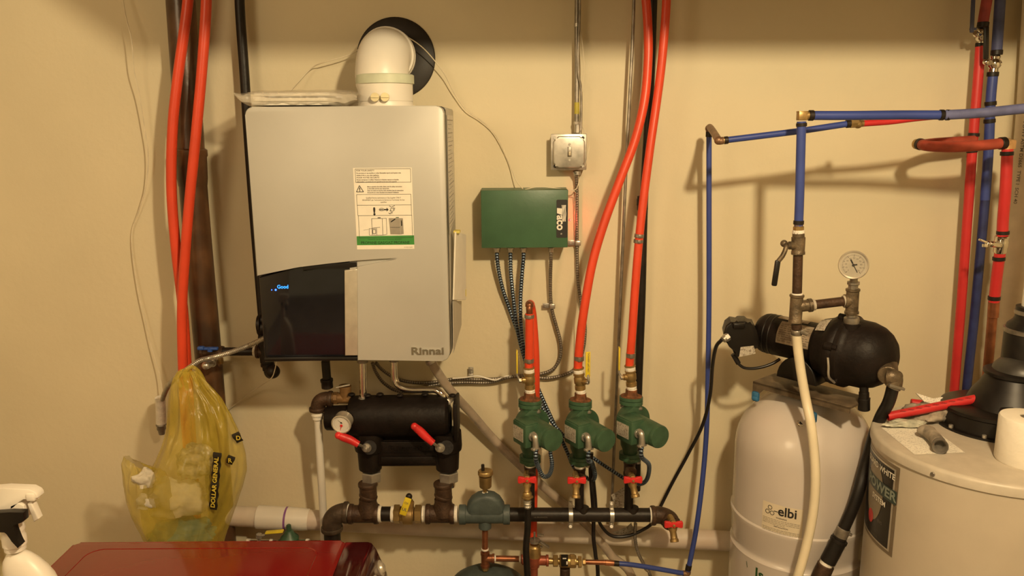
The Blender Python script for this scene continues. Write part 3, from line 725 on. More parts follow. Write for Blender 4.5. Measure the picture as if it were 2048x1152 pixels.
def draincock(x, y, d, label, dx=0., connector=False, big=1.):
    """hose bib: centre of red handle at x, y"""
    t = thing('drain_valve', P(x, y, d), label, 'valve')
    c = P(x, y, d); s = S(x, y, d)*big
    ax = V((dx, -.55, -1)).normalized()
    g = G(); g.cyl(c+V((0, .040, -.004)), c+V((0, .006, -.002)), .0095, 16); g.ball(c+V((0, .012, -.010)), .0125); g.lathe(c+V((0, .010, -.012)), ax, [(0, .012), (.012, .0115), (.018, .0085), (.034, .0095), (.036, .0115), (.043, .0115), (.044, .008)], 20)
    g.hexn(c+V((0, .0, 0)), c+V((0, -.008, .002)), .0095)
    g.build('body', brass, t)
    g = G(); yy = V((0, -.012, 0))
    g.lathe(c+yy*.4, -Y, [(0, .0065), (.002, .008), (.008, .008), (.009, .005)], 16)
    for sg in (-1, 1):
        pl = [V((.003, 0, .0045)), V((.010, 0, .0075)), V((.022, 0, .0090)), V((.0245, 0, .006)), V((.0245, 0, -.007)), V((.021, 0, -.0095)), V((.010, 0, -.0065)), V((.003, 0, -.0045))]
        g.prism([c+yy+V((p.x*sg, 0, p.z)) for p in pl], V((0, .008, 0)), .0015)
    g.build('handle', redv, t)
    G().cyl(c+V((0, -.012, 0)), c+V((0, -.017, 0)), .0035, 10).build('screw', brass, t)
    return t, c
# risers / tees / pumps.  one column is built at the left pump, then copied
DP = .17
def pp(x, y, d=DP): return P(x, y, d)
x0p = 1060
pump = thing('circulator_pump', pp(x0p, 925), 'leftmost of three green circulator pumps, its blue cable looping back up', 'pump')
ax = V((.52, -.85, 0)).normalized(); sd = V((-.85, -.52, 0)).normalized()   # motor axis, terminal box side
capc = P(1102, 878, DP+.115)
L1 = .132
m0 = capc-ax*L1
g = G()
xc = pp(x0p, 860).x
zt1 = pp(x0p, 806).z; zb1 = pp(x0p, 926).z
cc = V((xc, -DP, 0))
g.lathe(cc+Z*zb1, Z, [(0, .0165), (.004, .0185), (.030, .0200), (.045, .026), (.07, .028), (zt1-zb1-.038, .026), (zt1-zb1-.024, .0205), (zt1-zb1-.008, .0205), (zt1-zb1, .0205)], 28)
mz = capc.z
vc = V((xc, -DP, mz))
g.lathe(vc-ax*.020, ax, [(0, .02), (.004, .037), (.010, .043), (.034, .046), (.044, .046), (.046, .040)], 36)
g.build('volute', pgreen, pump)
def oval_flange(g, z, th, r1=.0295, r2=.021, ang=0):
    out = []
    for k in range(40):
        a = 2*PI*k/40; rr = 1/((abs(math.cos(a))/r1)**2.4+(abs(math.sin(a))/r2)**2.4)**(1/2.4)
        out.append(V((xc+rr*math.cos(a+0)*math.cos(ang)-rr*math.sin(a)*math.sin(ang), -DP+rr*math.cos(a)*math.sin(ang)+rr*math.sin(a)*math.cos(ang), z)))
    g.prism(out, V((0, 0, -th)), .0012)
g = G(); oval_flange(g, zt1+.010, .0085, .031, .024, -.35); g.build('upper_flange', pgreen, pump)
g = G(); oval_flange(g, zt1, .010, .031, .024, -.35); g.build('lower_flange', pgreen, pump)
g = G(); oval_flange(g, zt1+.0125, .0025, .0285, .0215, -.35); g.lathe(cc+Z*(zt1+.012), Z, [(0, .019), (.003, .017), (.012, .0155), (.018, .0155)], 8); g.build('rusty_collar', rustf, pump)
g = G(); oval_flange(g, zb1+.022, .009, .029, .022, -.35); oval_flange(g, zb1+.012, .009, .029, .022, -.35); g.lathe(cc+Z*(zb1-.004), Z, [(0, .017), (.01, .019)], 24); g.build('bottom_flange', pgreen, pump)
for (sx, zz_, ln) in ((.023, zt1-.022, .026), (-.023, zt1-.020, .02), (.022, zb1-.004, .02)):
    g = G(); q = cc+V((sx*math.cos(-.35), sx*math.sin(-.35)-.006, zz_)); g.cyl(q, q+Z*ln, .0035, 10); g.hexn(q, q+Z*.006, .0068); g.build('bolt', steeld, pump)
g = G(); g.lathe(m0+ax*.012, ax, [(0, .030), (.002, .0335), (.010, .0335), (.080, .0315), (L1-.016, .0300), (L1-.014, .0285), (L1-.0125, .0285), (L1-.0125, .0300), (L1-.004, .0300), (L1-.0005, .0285), (L1, .024)], 40); g.build('motor', pgreen, pump)
bc = m0+ax*.062+sd*.030+Z*.001
g = G(); g.box(bc, (.062, .044, .062), .004, basis=(ax, sd, Z)); g.box(bc+Z*.0315, (.056, .038, .003), .001, basis=(ax, sd, Z))
tbx = g.build('terminal_box', pgreen, pump)
g = G(); g.box(bc+sd*.0225+Z*.001-ax*.004, (.048, .0008, .036), basis=(ax, sd, Z)); g.build('nameplate', labelp, tbx)
g = G(); ec = bc+ax*.031+sd*.002
g.cyl(ec, ec+ax*.006, .012, 16); g.tube([ec+ax*.004+Z*.006, ec+ax*.014+Z*.004, ec+ax*.018-Z*.006, ec+ax*.018-Z*.026], .0088, 18); g.box(ec+ax*.018-Z*.027, (.026, .010, .006), .0015, basis=(sd, ax, Z)); g.cyl(ec+ax*.018+sd*.010-Z*.027, ec+ax*.026+sd*.010-Z*.027, .003, 8)
g.build('cable_elbow', steel, pump)
ecw = ec+ax*.018-Z*.028
# second and third pumps
def off(x, y=0): 
    return V((pp(x, 860+y).x-pp(x0p, 860).x, 0, pp(x, 860+y).z-pp(x0p, 860).z))
offs = [V((0, 0, 0)), off(1160, 1), off(1261, -6)]
dup(pump, offs[1], 'middle of the three green circulator pumps')
dup(pump, offs[2], 'rightmost of the three green circulator pumps, label face and motor barrel clear')
# things above and below each pump
def valve_col(i, xt, yt, label, side, full):
    o_ = offs[i]; c = cc+o_
    t = thing('ball_valve', c+Z*(zt1+.03), label, 'valve')
    top = cc.z+zt1+.0315
    b0 = V((c.x, c.y, zt1+o_.z+.038)); b1 = P(xt, yt, DP); dd = (b1-b0).normalized(); L = (b1-b0).length
    g = G(); g.lathe(b0-dd*.014, dd, [(0, .0125), (.002, .0135), (.006, .0135), (.0075, .0125), (.009, .0135), (.014, .0135), (.016, .012)], 22); 
    g.build('thread_tape', tape, t)
    g = G(); g.lathe(b0+dd*.0, dd, [(0, .0125), (.002, .0142), (.012, .0142), (.013, .0128), (.017, .0128), (.020, .0148), (.034, .0148), (.037, .0130), (.040, .0130), (.041, .0150), (L-.012, .0150), (L-.010, .013)], 16)
    s = -1 if side < 0 else 1
    sdv = V((s, -.25, 0)).normalized() if side else V((.75, -.65, 0)).normalized()
    q = b0+dd*.027; g.lathe(q, sdv, [(0, .0095), (.020, .0085), (.0205, .006), (.027, .006)], 16)
    g.build('body', brass, t)
    g = G(); g.lathe(b1-dd*.011, dd, [(0, .0135), (.003, .0142), (.008, .0140), (.010, .012)], 22); g.build('upper_tape', tape, t)
    g = G(); g.lathe(b1, dd, [(0, .0150), (.004, .0150), (.0045, .011), (.008, .011)], 8); g.build('pex_adapter', brass, t)
    e_ = q+sdv*.0245
    g = G(); g.hexn(e_-sdv*.002, e_+sdv*.005, .0065); 
    if side: g.tube([e_+sdv*.003, e_+V((s*.006, 0, .008)), e_+V((s*.009, 0, .014)), e_+V((s*.009, 0, .026))], .0030, 10)
    else: g.tube([e_+sdv*.003, e_+V((.003, -.006, .008)), e_+V((.001, -.004, .022))], .0035, 10)
    g.build('stem_nut', steel, t)
    g = G()
    if side: g.box(e_+V((s*.009, 0, .052)), (.0038, .016, .062), .0014)
    else: g.box(e_+V((.001, -.004, .050)), (.013, .0038, .068), .0014, basis=(V((1, .25, 0)).normalized(), V((-.25, 1, 0)).normalized(), Z))
    lv = g.build('lever', yel, t)
    if not side:
        o2 = e_+V((.0045, -.0066, .030)); G().text('ON OFF 600WOG', lambda a, b: o2+V((-b, 0, a)), .0065).build('lever_marks', inkg, lv)
    return b1, dd
va = valve_col(0, 1058, 737, 'left of three upright brass valves, yellow lever edge-on at its left', -1, 0)
vb = valve_col(1, 1157, 738, 'middle upright brass valve with broad yellow lever facing out at its right', 0, 1)
vc_ = valve_col(2, 1260, 733, 'right upright brass valve, yellow lever edge-on against the thin conduit', -1, 0)
# risers
names = ('left', 'middle', 'right'); conn = ((1056, 957, 1056), (1156, 958, 1154), (1262, 957, 1268))
for i in range(3):
    o_ = offs[i]; c = cc+o_
    t = thing('pump_tee', c+Z*(zb1-.04), 'brown iron tee and black riser under the %s green pump' % names[i], 'pipe tee')
    zz_ = zb1+o_.z; zm = mp(1160, 1030).z+.018
    g = G(); g.lathe(c+Z*(zz_-.052), Z, [(0, .015), (.002, .0168), (.010, .0168), (.012, .0155), (.034, .0155), (.036, .0168), (.042, .0168), (.043, .014)], 24)
    g.lathe(c+Z*(zz_-.030), -Y, [(0, .013), (.018, .0135), (.019, .0155), (.026, .0155)], 20)
    g.build('body', rust, t)
    G().lathe(c+Z*(zz_-.011), Z, [(0, .0130), (.002, .0142), (.009, .0142), (.011, .012)], 24).build('thread_tape', tape, t)
    q = c+V((0, .0, zz_-.050)); e_ = V((c.x, -DM, zm))
    G().cyl(e_, q, .0125, 24).build('riser', blk, t)
dv = []
for i, (x_, y_, d_, lab, dx, cn) in enumerate(((1054, 957, .225, 'red handled brass drain valve under left pump feeding the black hose', .0, 1), (1153, 958, .225, 'red handled brass drain valve under the middle pump, no hose', -.05, 0), (1265, 957, .225, 'red handled brass drain valve under the right pump, spout pointing right', .22, 0))):
    dv.append(draincock(x_, y_, d_, lab, dx))
draincock(1346, 1046, .235, 'red handled brass drain valve on the elbow at the manifold right end', .10)
# washing machine hose on left drain valve
t = thing('drain_hose', P(1056, 1150, .26), 'thin black hose screwed to the left drain valve, hanging straight down', 'hose')
a = P(1054, 984, .235); 
g = G(); g.lathe(a, P(1055, 1003, .24)-a, [(0, .011), (.003, .0125), (.010, .0125), (.012, .0160), (.015, .0160), (.016, .010), (.020, .010)], 20); g.build('swivel_nut', brass, t)
G().lathe(P(1055, 1000, .24), P(1055.5, 1016, .24)-P(1055, 1000, .24), [(0, .0095), (.004, .0105), (.006, .0085), (.010, .0105), (.014, .0085), (.018, .0105), (.022, .009)], 20).build('ferrule', steel, t)
G().tube([(1056, 1013, .24), (1055, 1060, .245), (1052, 1100, .25), (1055, 1150, .25), (1060, 1230, .24), V((P(1060, 1230, .24).x, P(1060, 1230, .24).y, .002))], .0088, 16).build('tube', rubber, t)

# ------------------------------------------------------------------ orange tubes to the pumps
pexpipe('heating_pipe', [(1284, -60, .10), (1292, 0, .10), (1296, 60, .10), (1296, 120, .105), (1289, 200, .12), (1270, 280, .13), (1240, 360, .14), (1207, 450, .15), (1184, 530, .16), (1168, 620, .17), (1160, 680, .17), vb[0]+vb[1]*.012, vb[0]+vb[1]*.004],
        9.0, pex_o, 'orange heating tube sweeping in a long curve down to the middle pump', [((1158.5, 712, .17), (1158, 721, .17))], 16, cm=steeld)
pexpipe('heating_pipe', [(1335, -60, .12), (1332, 20, .12), (1324, 120, .12), (1314, 200, .12), (1301, 290, .13), (1288, 390, .14), (1278, 480, .15), (1270, 580, .16), (1264, 670, .17), vc_[0]+vc_[1]*.012, vc_[0]+vc_[1]*.004],
        8.6, pex_o, 'orange heating tube running almost straight down to the right pump', [((1261.6, 706, .17), (1261.2, 715, .17)), ((1278.5, 468, .15), (1277.8, 475, .15)), ((1277, 479, .15), (1276.4, 486, .15))], 16, cm=steeld)
t, r_ = pexpipe('heating_pipe', [(1059, 627, .17), (1059, 670, .17), (1058.5, 710, .17), va[0]+va[1]*.012, va[0]+va[1]*.004], 8.6, pex_o, 'short orange tube between brass elbow and the left pump valve', [((1058.5, 629, .17), (1058.5, 636, .17)), ((1058.2, 717, .17), (1058, 725, .17))], 16, cm=steeld)
t = thing('brass_elbow', P(1059, 610, .16), 'small brass elbow capping the short orange tube over the left pump', 'pipe elbow')
g = G(); g.tube([P(1059, 628, .17), P(1058.5, 618, .17), P(1058.5, 612, .165), P(1058.5, 609, .155), P(1059.5, 609, .12)], .0085, 18); ring(g, P(1058.5, 611, .165), V((0, .4, 1)), .0105, .006); ring(g, P(1059, 609, .145), Y, .0112, .006)
g.build('bend', copper, t)
pexpipe('return_pipe', [(1060, 608, .135), (1062, 612, .11), (1066, 640, .10), (1071, 720, .10), (1071, 820, .10), (1069, 900, .10), (1067, 1000, .10), (1066, 1090, .10), (1066, 1200, .10)], 8.2, pex_o, 'orange tube turning down behind the left pump to the floor', (), 14)

# ------------------------------------------------------------------ control box and armoured cables
t = thing('control_box', P(1048, 495, .045), 'flat green metal control box with black logo panel on the wall', 'control box')
a = P(961.5, 381, .09); b = P(1135.5, 495, .09)
c = (a+b)/2; w2 = b.x-a.x; h2 = a.z-b.z
G().box(V((c.x, -.046, c.z)), (w2, .088, h2), .0018).build('cover', tgreen, t)
G().box(V((c.x, -.012, c.z)), (w2+.001, .006, h2+.001), .001).build('back_plate', tgreen, t)
def gp(x, y, d=.0915): return P(x, y, d)
g = G(); o1 = gp(1113, 399.5); o2 = gp(1134.8, 475.5)
g.prism(rrect(lambda p, q: V((p, -.0908, q)), o1.x, o2.z, o2.x, o1.z, .0035), V((0, .0006, 0))); lb = g.build('logo_panel', ink, t)
g = G()
# the lettering is turned a quarter clockwise: reading down
def dn(x, y, h, s_, **k): 
    q = gp(x, y, .0914); g.text(s_, lambda a_, b_: q+V((b_, 0, -a_)), h, **k)
dn(1114.3, 430.5, .0300, 'aco', bold=.03, xs=.94)
dn(1121, 466, .006, '\u00ae')
q = gp(1114.5, 416); sp_ = S(1120, 430, .0914)
def qb(x_, y_, X2, Y2): 
    a = gp(x_, y_, .0914); b = gp(X2, Y2, .0914); g.add([V((a.x, a.y, a.z)), V((b.x, a.y, a.z)), V((b.x, a.y, b.z)), V((a.x, a.y, b.z))], [[0, 1, 2, 3]])
g.add([gp(1114, 416, .0914), gp(1124.5, 417, .0914), gp(1124.5, 430, .0914), gp(1114, 426.5, .0914)], [[0, 1, 2, 3]])
for k in range(4):
    xa = 1123.5+k*2.3; pts_ = [(xa, 410+k*.3), (xa+1.5, 410+k*.3)]
    for j in range(8):
        f0 = j/8; f1 = (j+1)/8; w0 = math.sin(f0*9+k)*.5; w1 = math.sin(f1*9+k)*.5
        y0 = 410+f0*33; y1 = 410+f1*33
        g.add([gp(xa+w0, y0, .0914), gp(xa+1.35+w0, y0, .0914), gp(xa+1.35+w1, y1, .0914), gp(xa+w1, y1, .0914)], [[0, 1, 2, 3]])
g.build('logo_lettering', paper, lb)
g = G(); g.ball(P(1139.5, 440, .040), .0035); 
g.build('red_indicator', ledr, t)
lamp('red_indicator_light', P(1142, 440, .045), .10, .004, (1, .08, .05))
def acable(pts, r, label, m2=bluecab, m1=bluerib, clipm=None, grp=None, pitch=.0078, dep=.30):
    t = thing('armoured_cable', pts[-1], label, 'cable', grp)
    G().tube(pts, r, 10, rib=(pitch, dep, 1)).build('armour', [m1, m2], t)
    a = cv(pts[0]); dd = (cv(pts[1])-a).normalized()
    g = G(); g.lathe(a-dd*.002, dd, [(0, r*1.7), (.003, r*1.7), (.0035, r*1.3), (.012, r*1.3)], 8); g.build('connector', steel, t)
    return t
cb1 = acable([(994, 497, .045), (994, 515, .045), (998, 545, .035), (1006, 580, .025), (1018, 615, .02), (1032, 655, .02), (1045, 690, .03), (1055, 715, .055), (1066, 750, .07), (1082, 790, .07), (1100, 830, .07), (1118, 868, .07), (1135, 905, .07), (1148, 935, .08), (1168, 952, .10), (1184, 960, .12), (1190, 950, .16), (1184, 925, .20), cv(ecw+offs[1]-Z*.03), ecw+offs[1]], .0062,
             'first blue and black armoured cable from left end of the green box')
cb2 = acable([(1021, 497, .045), (1021, 515, .045), (1022, 550, .035), (1027, 600, .03), (1032, 640, .035), (1039, 680, .045), (1050, 720, .065), (1064, 765, .075), (1080, 800, .085), (1094, 850, .09), (1100, 900, .11), (1104, 930, .15), (1098, 950, .20), (1086, 952, .23), (1077, 935, .25), ecw-Z*.03, ecw], .0062,
             'second blue and black armoured cable from the green box, ending at the left pump')
cb3 = acable([(1047, 497, .045), (1047, 515, .045), (1044, 550, .045), (1041, 600, .045), (1042, 650, .05), (1048, 700, .085), (1060, 750, .105), (1082, 810, .09), (1115, 858, .085), (1150, 890, .06), (1185, 915, .05), (1222, 940, .06), (1258, 962, .09), (1280, 968, .12), (1294, 958, .16), (1298, 930, .22), ecw+offs[2]-Z*.03, ecw+offs[2]], .0062,
             'third blue and black armoured cable from the green box, ending at the right pump')
acable([(1102, 497, .045), (1102, 512, .045), (1101, 550, .03), (1101, 590, .02), (1104, 620, .018), (1112, 650, .018), (1121, 685, .018), (1120, 715, .018), (1106, 738, .018), (1080, 748, .018), (1040, 752, .018), (1000, 757, .018), (960, 759, .018), (910, 758, .018), (860, 765, .02), (820, 764, .02), (790, 756, .03), (765, 740, .05), (752, 726, .08)], .0052,
       'silver armoured cable curving from green box right side along wall to the boiler', steelgr, steeld, dep=.16, pitch=.0068)
acable([(1152, 344, .03), (1153, 360, .02), (1154, 400, .014), (1154, 500, .014), (1156, 560, .014), (1163, 610, .014), (1170, 650, .014), (1168, 690, .014), (1158, 725, .014), (1140, 745, .014), (1100, 756, .014), (1060, 754, .015), (1020, 754, .030), (980, 765, .014), (930, 765, .014), (880, 768, .014), (840, 776, .02), (800, 783, .03), (770, 768, .05), (752, 745, .07), (745, 726, .09)], .0052,
       'silver armoured cable dropping from the switch box and turning left under the boiler', steelgr, steeld, dep=.16, pitch=.0068)
def strap(x, y, d, hor, label):
    g = G(); c = P(x, y, d)
    if hor: g.box(c+V((-.010, .004, 0)), (.018, .0015, .014), .0005); g.box(c+V((.008, -.004, 0)), (.016, .010, .015), .003); g.cyl(c+V((-.012, .004, 0)), c+V((-.012, 0, 0)), .0035, 10)
    else: g.box(c+V((0, .004, .012)), (.014, .0015, .018), .0005); g.box(c+V((0, -.002, -.004)), (.015, .010, .016), .003); g.cyl(c+V((0, .004, .014)), c+V((0, 0, .014)), .0035, 10)
    tag(g.build('cable_strap', steel), label, 'strap')
strap(1150, 486, .015, True, 'silver one-hole strap on the cable just right of the green box')
strap(1099, 612, .02, True, 'silver one-hole strap on the curved cable below the green box')
strap(942, 749, .018, False, 'silver strap holding two cables on the wall right of the boiler')
# loose white lead along the cable
g = G().tube([(905, 757, .03), (930, 755, .03), (955, 752, .03), (975, 757, .03), (992, 760, .03), (1010, 753, .03), (1030, 752, .03)], .0022, 8)
tag(g.build('white_lead', white), 'short white lead lying over the two silver cables on the wall', 'wire')
# switch box
t = thing('switch_box', P(1138, 340, .02), 'square galvanised steel switch box with a small toggle on the wall', 'switch box')
a = P(1102, 268, .05); b = P(1173, 340, .05); c = (a+b)/2; w2 = b.x-a.x; h2 = a.z-b.z
G().box(V((c.x+.002, -.022, c.z)), (w2-.004, .042, h2-.004), .004).build('box_body', steeld, t)
g = G(); o = []
for k in range(4):
    s1, s2 = ((1, 1), (-1, 1), (-1, -1), (1, -1))[k]
    hx, hz = w2/2-.006, h2/2-.006
    nb = .010
    cs = [(hx, hz-nb-.004), (hx-.003, hz-nb), (hx-nb+.003, hz-nb+.003)[:2], (hx-nb, hz-.003), (hx-nb-.004, hz)]
    if s1*s2 < 0: cs = cs[::-1]
    o += [V((c.x+s1*p, -.062, c.z+s2*q)) for p, q in cs]
g.prism(o, V((0, .02, 0)), .003); g.box(V((c.x, -.046, c.z)), (w2, .006, h2), .002)
g.build('cover', steel, t)
g = G(); g.box(V((c.x+.001, -.0622, c.z+.001)), (.011, .003, .026), .001); fr = g.build('toggle_slot', steeld, t)
g = G(); g.box(V((c.x+.001, -.067, c.z-.003)), (.006, .012, .011), .0015); g.build('toggle', mat('ivory_toggle', (.55, .48, .34), .4), t)
for sx, sz in ((0, .021), (0, -.021)):
    G().cyl(V((c.x+.001, -.061, c.z+sz)), V((c.x+.001, -.064, c.z+sz)), .0030, 12).build('screw', steel, t)
for sx, sz in ((.78, .78), (-.78, -.78), (-.78, .78), (.78, -.78)):
    G().cyl(V((c.x+sx*w2/2, -.048, c.z+sz*h2/2)), V((c.x+sx*w2/2, -.052, c.z+sz*h2/2)), .0040, 12).build('corner_screw', ink if sx*sz > 0 else steel, t)
t = thing('metal_conduit', P(1155, 262, .03), 'grey metal conduit rising from the switch box to the ceiling', 'conduit')
G().tube([(1155, -60, .028), (1154, 60, .028), (1154, 150, .028), (1153, 262, .028)], .0065, 16).build('tube', steeld, t)
g = G(); g.cyl(P(1155, 244, .03), P(1155, 266, .03), .0090, 16).cyl(P(1155, 243, .03), P(1155, 249, .03), .0105, 8); g.cyl(P(1154, 46, .028), P(1154, 54, .028), .0078, 16); g.cyl(P(1155, 342, .03), P(1155, 350, .03), .0085, 16)
g.build('connector', steel, t)
G().lathe(P(1153.5, 228, .028), Z, [(0, .0068), (.030, .0068)], 16).build('yellow_sticker', mat('dull_yellow', (.45, .38, .05), .5), t)
g = G().tube([(1160, -60, .038), (1159, 40, .038), (1156, 100, .04), (1157, 150, .04), (1162, 180, .036), (1162, 250, .036), (1160, 268, .04)], .0032, 10)
tag(g.build('grey_cable', steeld), 'thin grey cable running alongside the conduit above the switch box', 'cable')
# thin rod conduit and dark pole
g = G().tube([(1269, -60, .05), (1266, 60, .05), (1258, 220, .05), (1252, 340, .05), (1246, 480, .05), (1240, 620, .05), (1233, 780, .05), (1228, 900, .05), (1224, 1005, .05), (1223, 1070, .05)], .0042, 12)
tag(g.build('thin_conduit', steeld), 'very thin dull metal tube running down the wall left of the dark pole', 'conduit')
t = thing('dark_pole', P(1276, 1000, .03), 'straight near black pipe on the wall behind the right orange tube', 'pipe')
G().tube([(1308, -60, .03), (1299, 200, .03), (1288, 400, .03), (1283, 600, .03), (1276, 800, .03), (1273, 980, .03)], .0115, 18).build('pipe_barrel', blk, t)
g = G(); g.cyl(P(1285, 392, .03), P(1285, 420, .03), .0150, 18); g.box(P(1278, 404, .03), (.012, .012, .022), .003); g.build('coupling', blk, t)
# grey clear vinyl tube running diagonally
t = thing('condensate_hose', P(1150, 1030, .03), 'clear greyish vinyl hose running diagonally down the wall from the boiler', 'hose')
G().tube([(862, 722, .16), (880, 752, .14), (905, 786, .11), (940, 824, .06), (985, 876, .035), (1040, 930, .03), (1100, 985, .03), (1150, 1025, .04), (1190, 1070, .07), (1222, 1110, .085), (1270, 1180, .09)], .0125, 20).build('tube', clearv, t)
G().cyl(P(860, 719, .16), P(864, 726, .16), .015, 16).build('connector', steel, t)
# power cord loop and other cords
g = G().tube([(1443, 680, .27), (1432, 694, .25), (1425, 730, .22), (1420, 790, .18), (1405, 850, .14), (1375, 910, .11), (1345, 965, .09), (1320, 1015, .08), (1305, 1045, .09), (1285, 1060, .10), (1255, 1072, .10), (1225, 1072, .10), (1205, 1055, .10), (1194, 1030, .105), (1190, 990, .11), (1186, 950, .12), (1184, 930, .12)], .0048, 10)
tag(g.build('power_cord', cableb), 'black power cord looping from the pump switch down behind the manifold', 'cord')
g = G().tube([(1183, 905, .12), (1181, 940, .12), (1184, 985, .125), (1187, 1030, .115), (1187, 1075, .11), (1191, 1110, .11), (1196, 1170, .11), V((P(1196, 1170, .11).x, P(1196, 1170, .11).y, .002))], .0058, 12)
tag(g.build('black_hose', cableb), 'straight black cord falling behind the manifold under the middle pump', 'cord')
g = G().tube([(1271, 1046, .10), (1270, 1075, .10), (1276, 1105, .10), (1290, 1135, .10), (1302, 1180, .10), V((P(1302, 1180, .10).x, P(1302, 1180, .10).y, .002))], .0052, 10, rib=(.0068, .15))
tag(g.build('metal_cable', steeld), 'dull silver armoured cable curving down below the right end of the manifold', 'cable')
# paper tag behind the manifold
g = G(); g.prism([P(1222, 990, .07), P(1252, 972, .07), P(1256, 1010, .07), P(1234, 1020, .07)], V((.002, .002, 0)))
tag(g.build('paper_tag', labelp), 'crumpled printed tag tucked behind the riser of the right pump', 'tag')
g = G(); g.prism([P(1222, 1066, .09), P(1252, 1055, .09), P(1262, 1046, .09), P(1268, 1062, .09), P(1252, 1070, .09)], V((.001, .002, 0)))
tag(g.build('paper_tag', labelp), 'torn pale scrap hanging just under the right end of the black manifold', 'tag')

# ------------------------------------------------------------------ fill line below
t = thing('fill_pipe', P(970, 1100, .17), 'copper drop pipe with tee running from the air separator to the tank', 'pipe')
G().cyl(mp(970, 1055), mp(970, 1106), .0085, 20).build('copper_drop', copper, t)
g = G(); g.lathe(mp(970, 1100), Z, [(0, .0095), (.002, .0105), (.005, .0100)], 20); g.build('thread_tape', tape, t)
G().lathe(mp(970, 1104), -Z, [(0, .0105), (.001, .0125), (.008, .0125), (.009, .0112), (.036, .0112), (.037, .013), (.044, .013), (.045, .010)], 20).cyl(mp(970, 1117), mp(986, 1117), .0115, 20).cyl(mp(984, 1117), mp(989, 1117), .0135, 20).build('tee', copper, t)
G().cyl(mp(989, 1117), mp(1042, 1118), .0082, 20).build('copper_nipple', copper, t)
g = G(); tband(g, 990, 1117, .0095, .005); tband(g, 1040, 1118, .0095, .005); g.build('nipple_tape', tape, t)
t = thing('expansion_tank', mp(972, 1220), 'grey domed expansion tank top peeking in at the bottom edge', 'tank')
tz = mp(972, 1140).z
G().lathe(V((mp(974, 1140).x, -DM, tz-.30)), Z, [(0, .05), (.03, .11), (.06, .13), (.20, .13), (.235, .122), (.262, .100), (.283, .068), (.294, .035), (.2965, .0)], 48).build('shell', sepblue, t)
G().cyl(mp(971, 1140), mp(970, 1128), .010, 6).build('inlet_nipple', brass, t)
t = thing('fill_valve', mp(1078, 1118), 'brass and red pressure fill valve with a small lever right of the black hose', 'valve')
g = G(); g.lathe(mp(1069, 1112), Z, [(0, .018), (.028, .0175), (.030, .0165), (.034, .012)], 24); g.build('bonnet', brass, t)
g = G(); g.lathe(mp(1069, 1084), Z, [(0, .012), (.001, .016), (.007, .0155), (.008, .008)], 20).cyl(mp(1069, 1082), mp(1069, 1064), .0032, 10); g.ball(mp(1082, 1094), .004); g.build('stem', steeld, t)
g = G(); a = P(1080, 1083, .18); b = P(1098, 1095, .18); dd = (b-a).normalized(); g.box(a.lerp(b, .5), ((b-a).length, .012, .004), .001, basis=(dd, Y, V((-dd.z, 0, dd.x)))); g.box(P(1081, 1070, .17), (.018, .010, .004), .001, basis=(V((1, 0, -.2)).normalized(), Y, V((.2, 0, 1)).normalized())); g.build('lever', steeld, t)
g = G(); g.cyl(mp(1044, 1120), mp(1092, 1121), .0135, 20).cyl(mp(1092, 1121), mp(1097, 1121), .016, 20); g.lathe(mp(1068, 1112), -Z, [(0, .019), (.020, .019), (.024, .0165), (.032, .015), (.033, .011), (.07, .0105)], 24); g.cyl(mp(1042, 1118), mp(1047, 1118), .0125, 20)
g.build('red_body', mat('red_brass', (.28, .07, .035), .45, .3, vary=.2), t)
t = thing('backflow_preventer', mp(1133, 1123), 'brass backflow valve with black printed plate in the fill line', 'valve')
g = G(); g.hexn(mp(1097, 1122), mp(1103, 1122), .009); g.hexn(mp(1106, 1122), mp(1116, 1122), .0165, rot=.3); g.cyl(mp(1097, 1122), mp(1160, 1124), .0088, 16); g.cyl(mp(1119, 1122), mp(1152, 1123), .0175, 24); g.cyl(mp(1140, 1122), mp(1150, 1122), .0195, 8)
g.hexn(mp(1156, 1124), mp(1163, 1124), .0165, rot=.3); g.hexn(mp(1165, 1124), mp(1171, 1124), .0095)
g.build('body', brass, t)
g = G(); g.box(P(1129, 1121, .192), (.019, .006, .034), .001); pl = g.build('plate', blkp, t)
g = G(); g.box(P(1129, 1117, .1955), (.010, .001, .003)); g.box(P(1134, 1126, .1955), (.004, .001, .009)); g.build('plate_marks', gaugew, pl)
g = G(); g.cyl(mp(1130, 1136), mp(1130, 1152), .014, 20).cyl(mp(1130, 1150), V((mp(1130, 1150).x, -DM, .0)), .010, 20); g.build('vent_port', rust, t)
t = thing('fill_line', mp(1300, 1135), 'copper stub and blue tube running right from the backflow valve', 'pipe')
G().cyl(mp(1170, 1124), mp(1214, 1125), .0068, 18).build('copper_stub', copper, t)
G().cyl(mp(1210, 1125), mp(1228, 1126.5), .0080, 18).build('copper_coupling', copper, t)
G().tube([(1228, 1126.5, .17), (1260, 1129, .17), (1300, 1135, .165), (1340, 1142, .16), (1368, 1147, .155)], .0068, 16).build('blue_tube', pex_b, t)
G().cyl(mp(1226, 1126.5), mp(1238, 1127.5), .0078, 18).build('crimp_ring', blk, t)
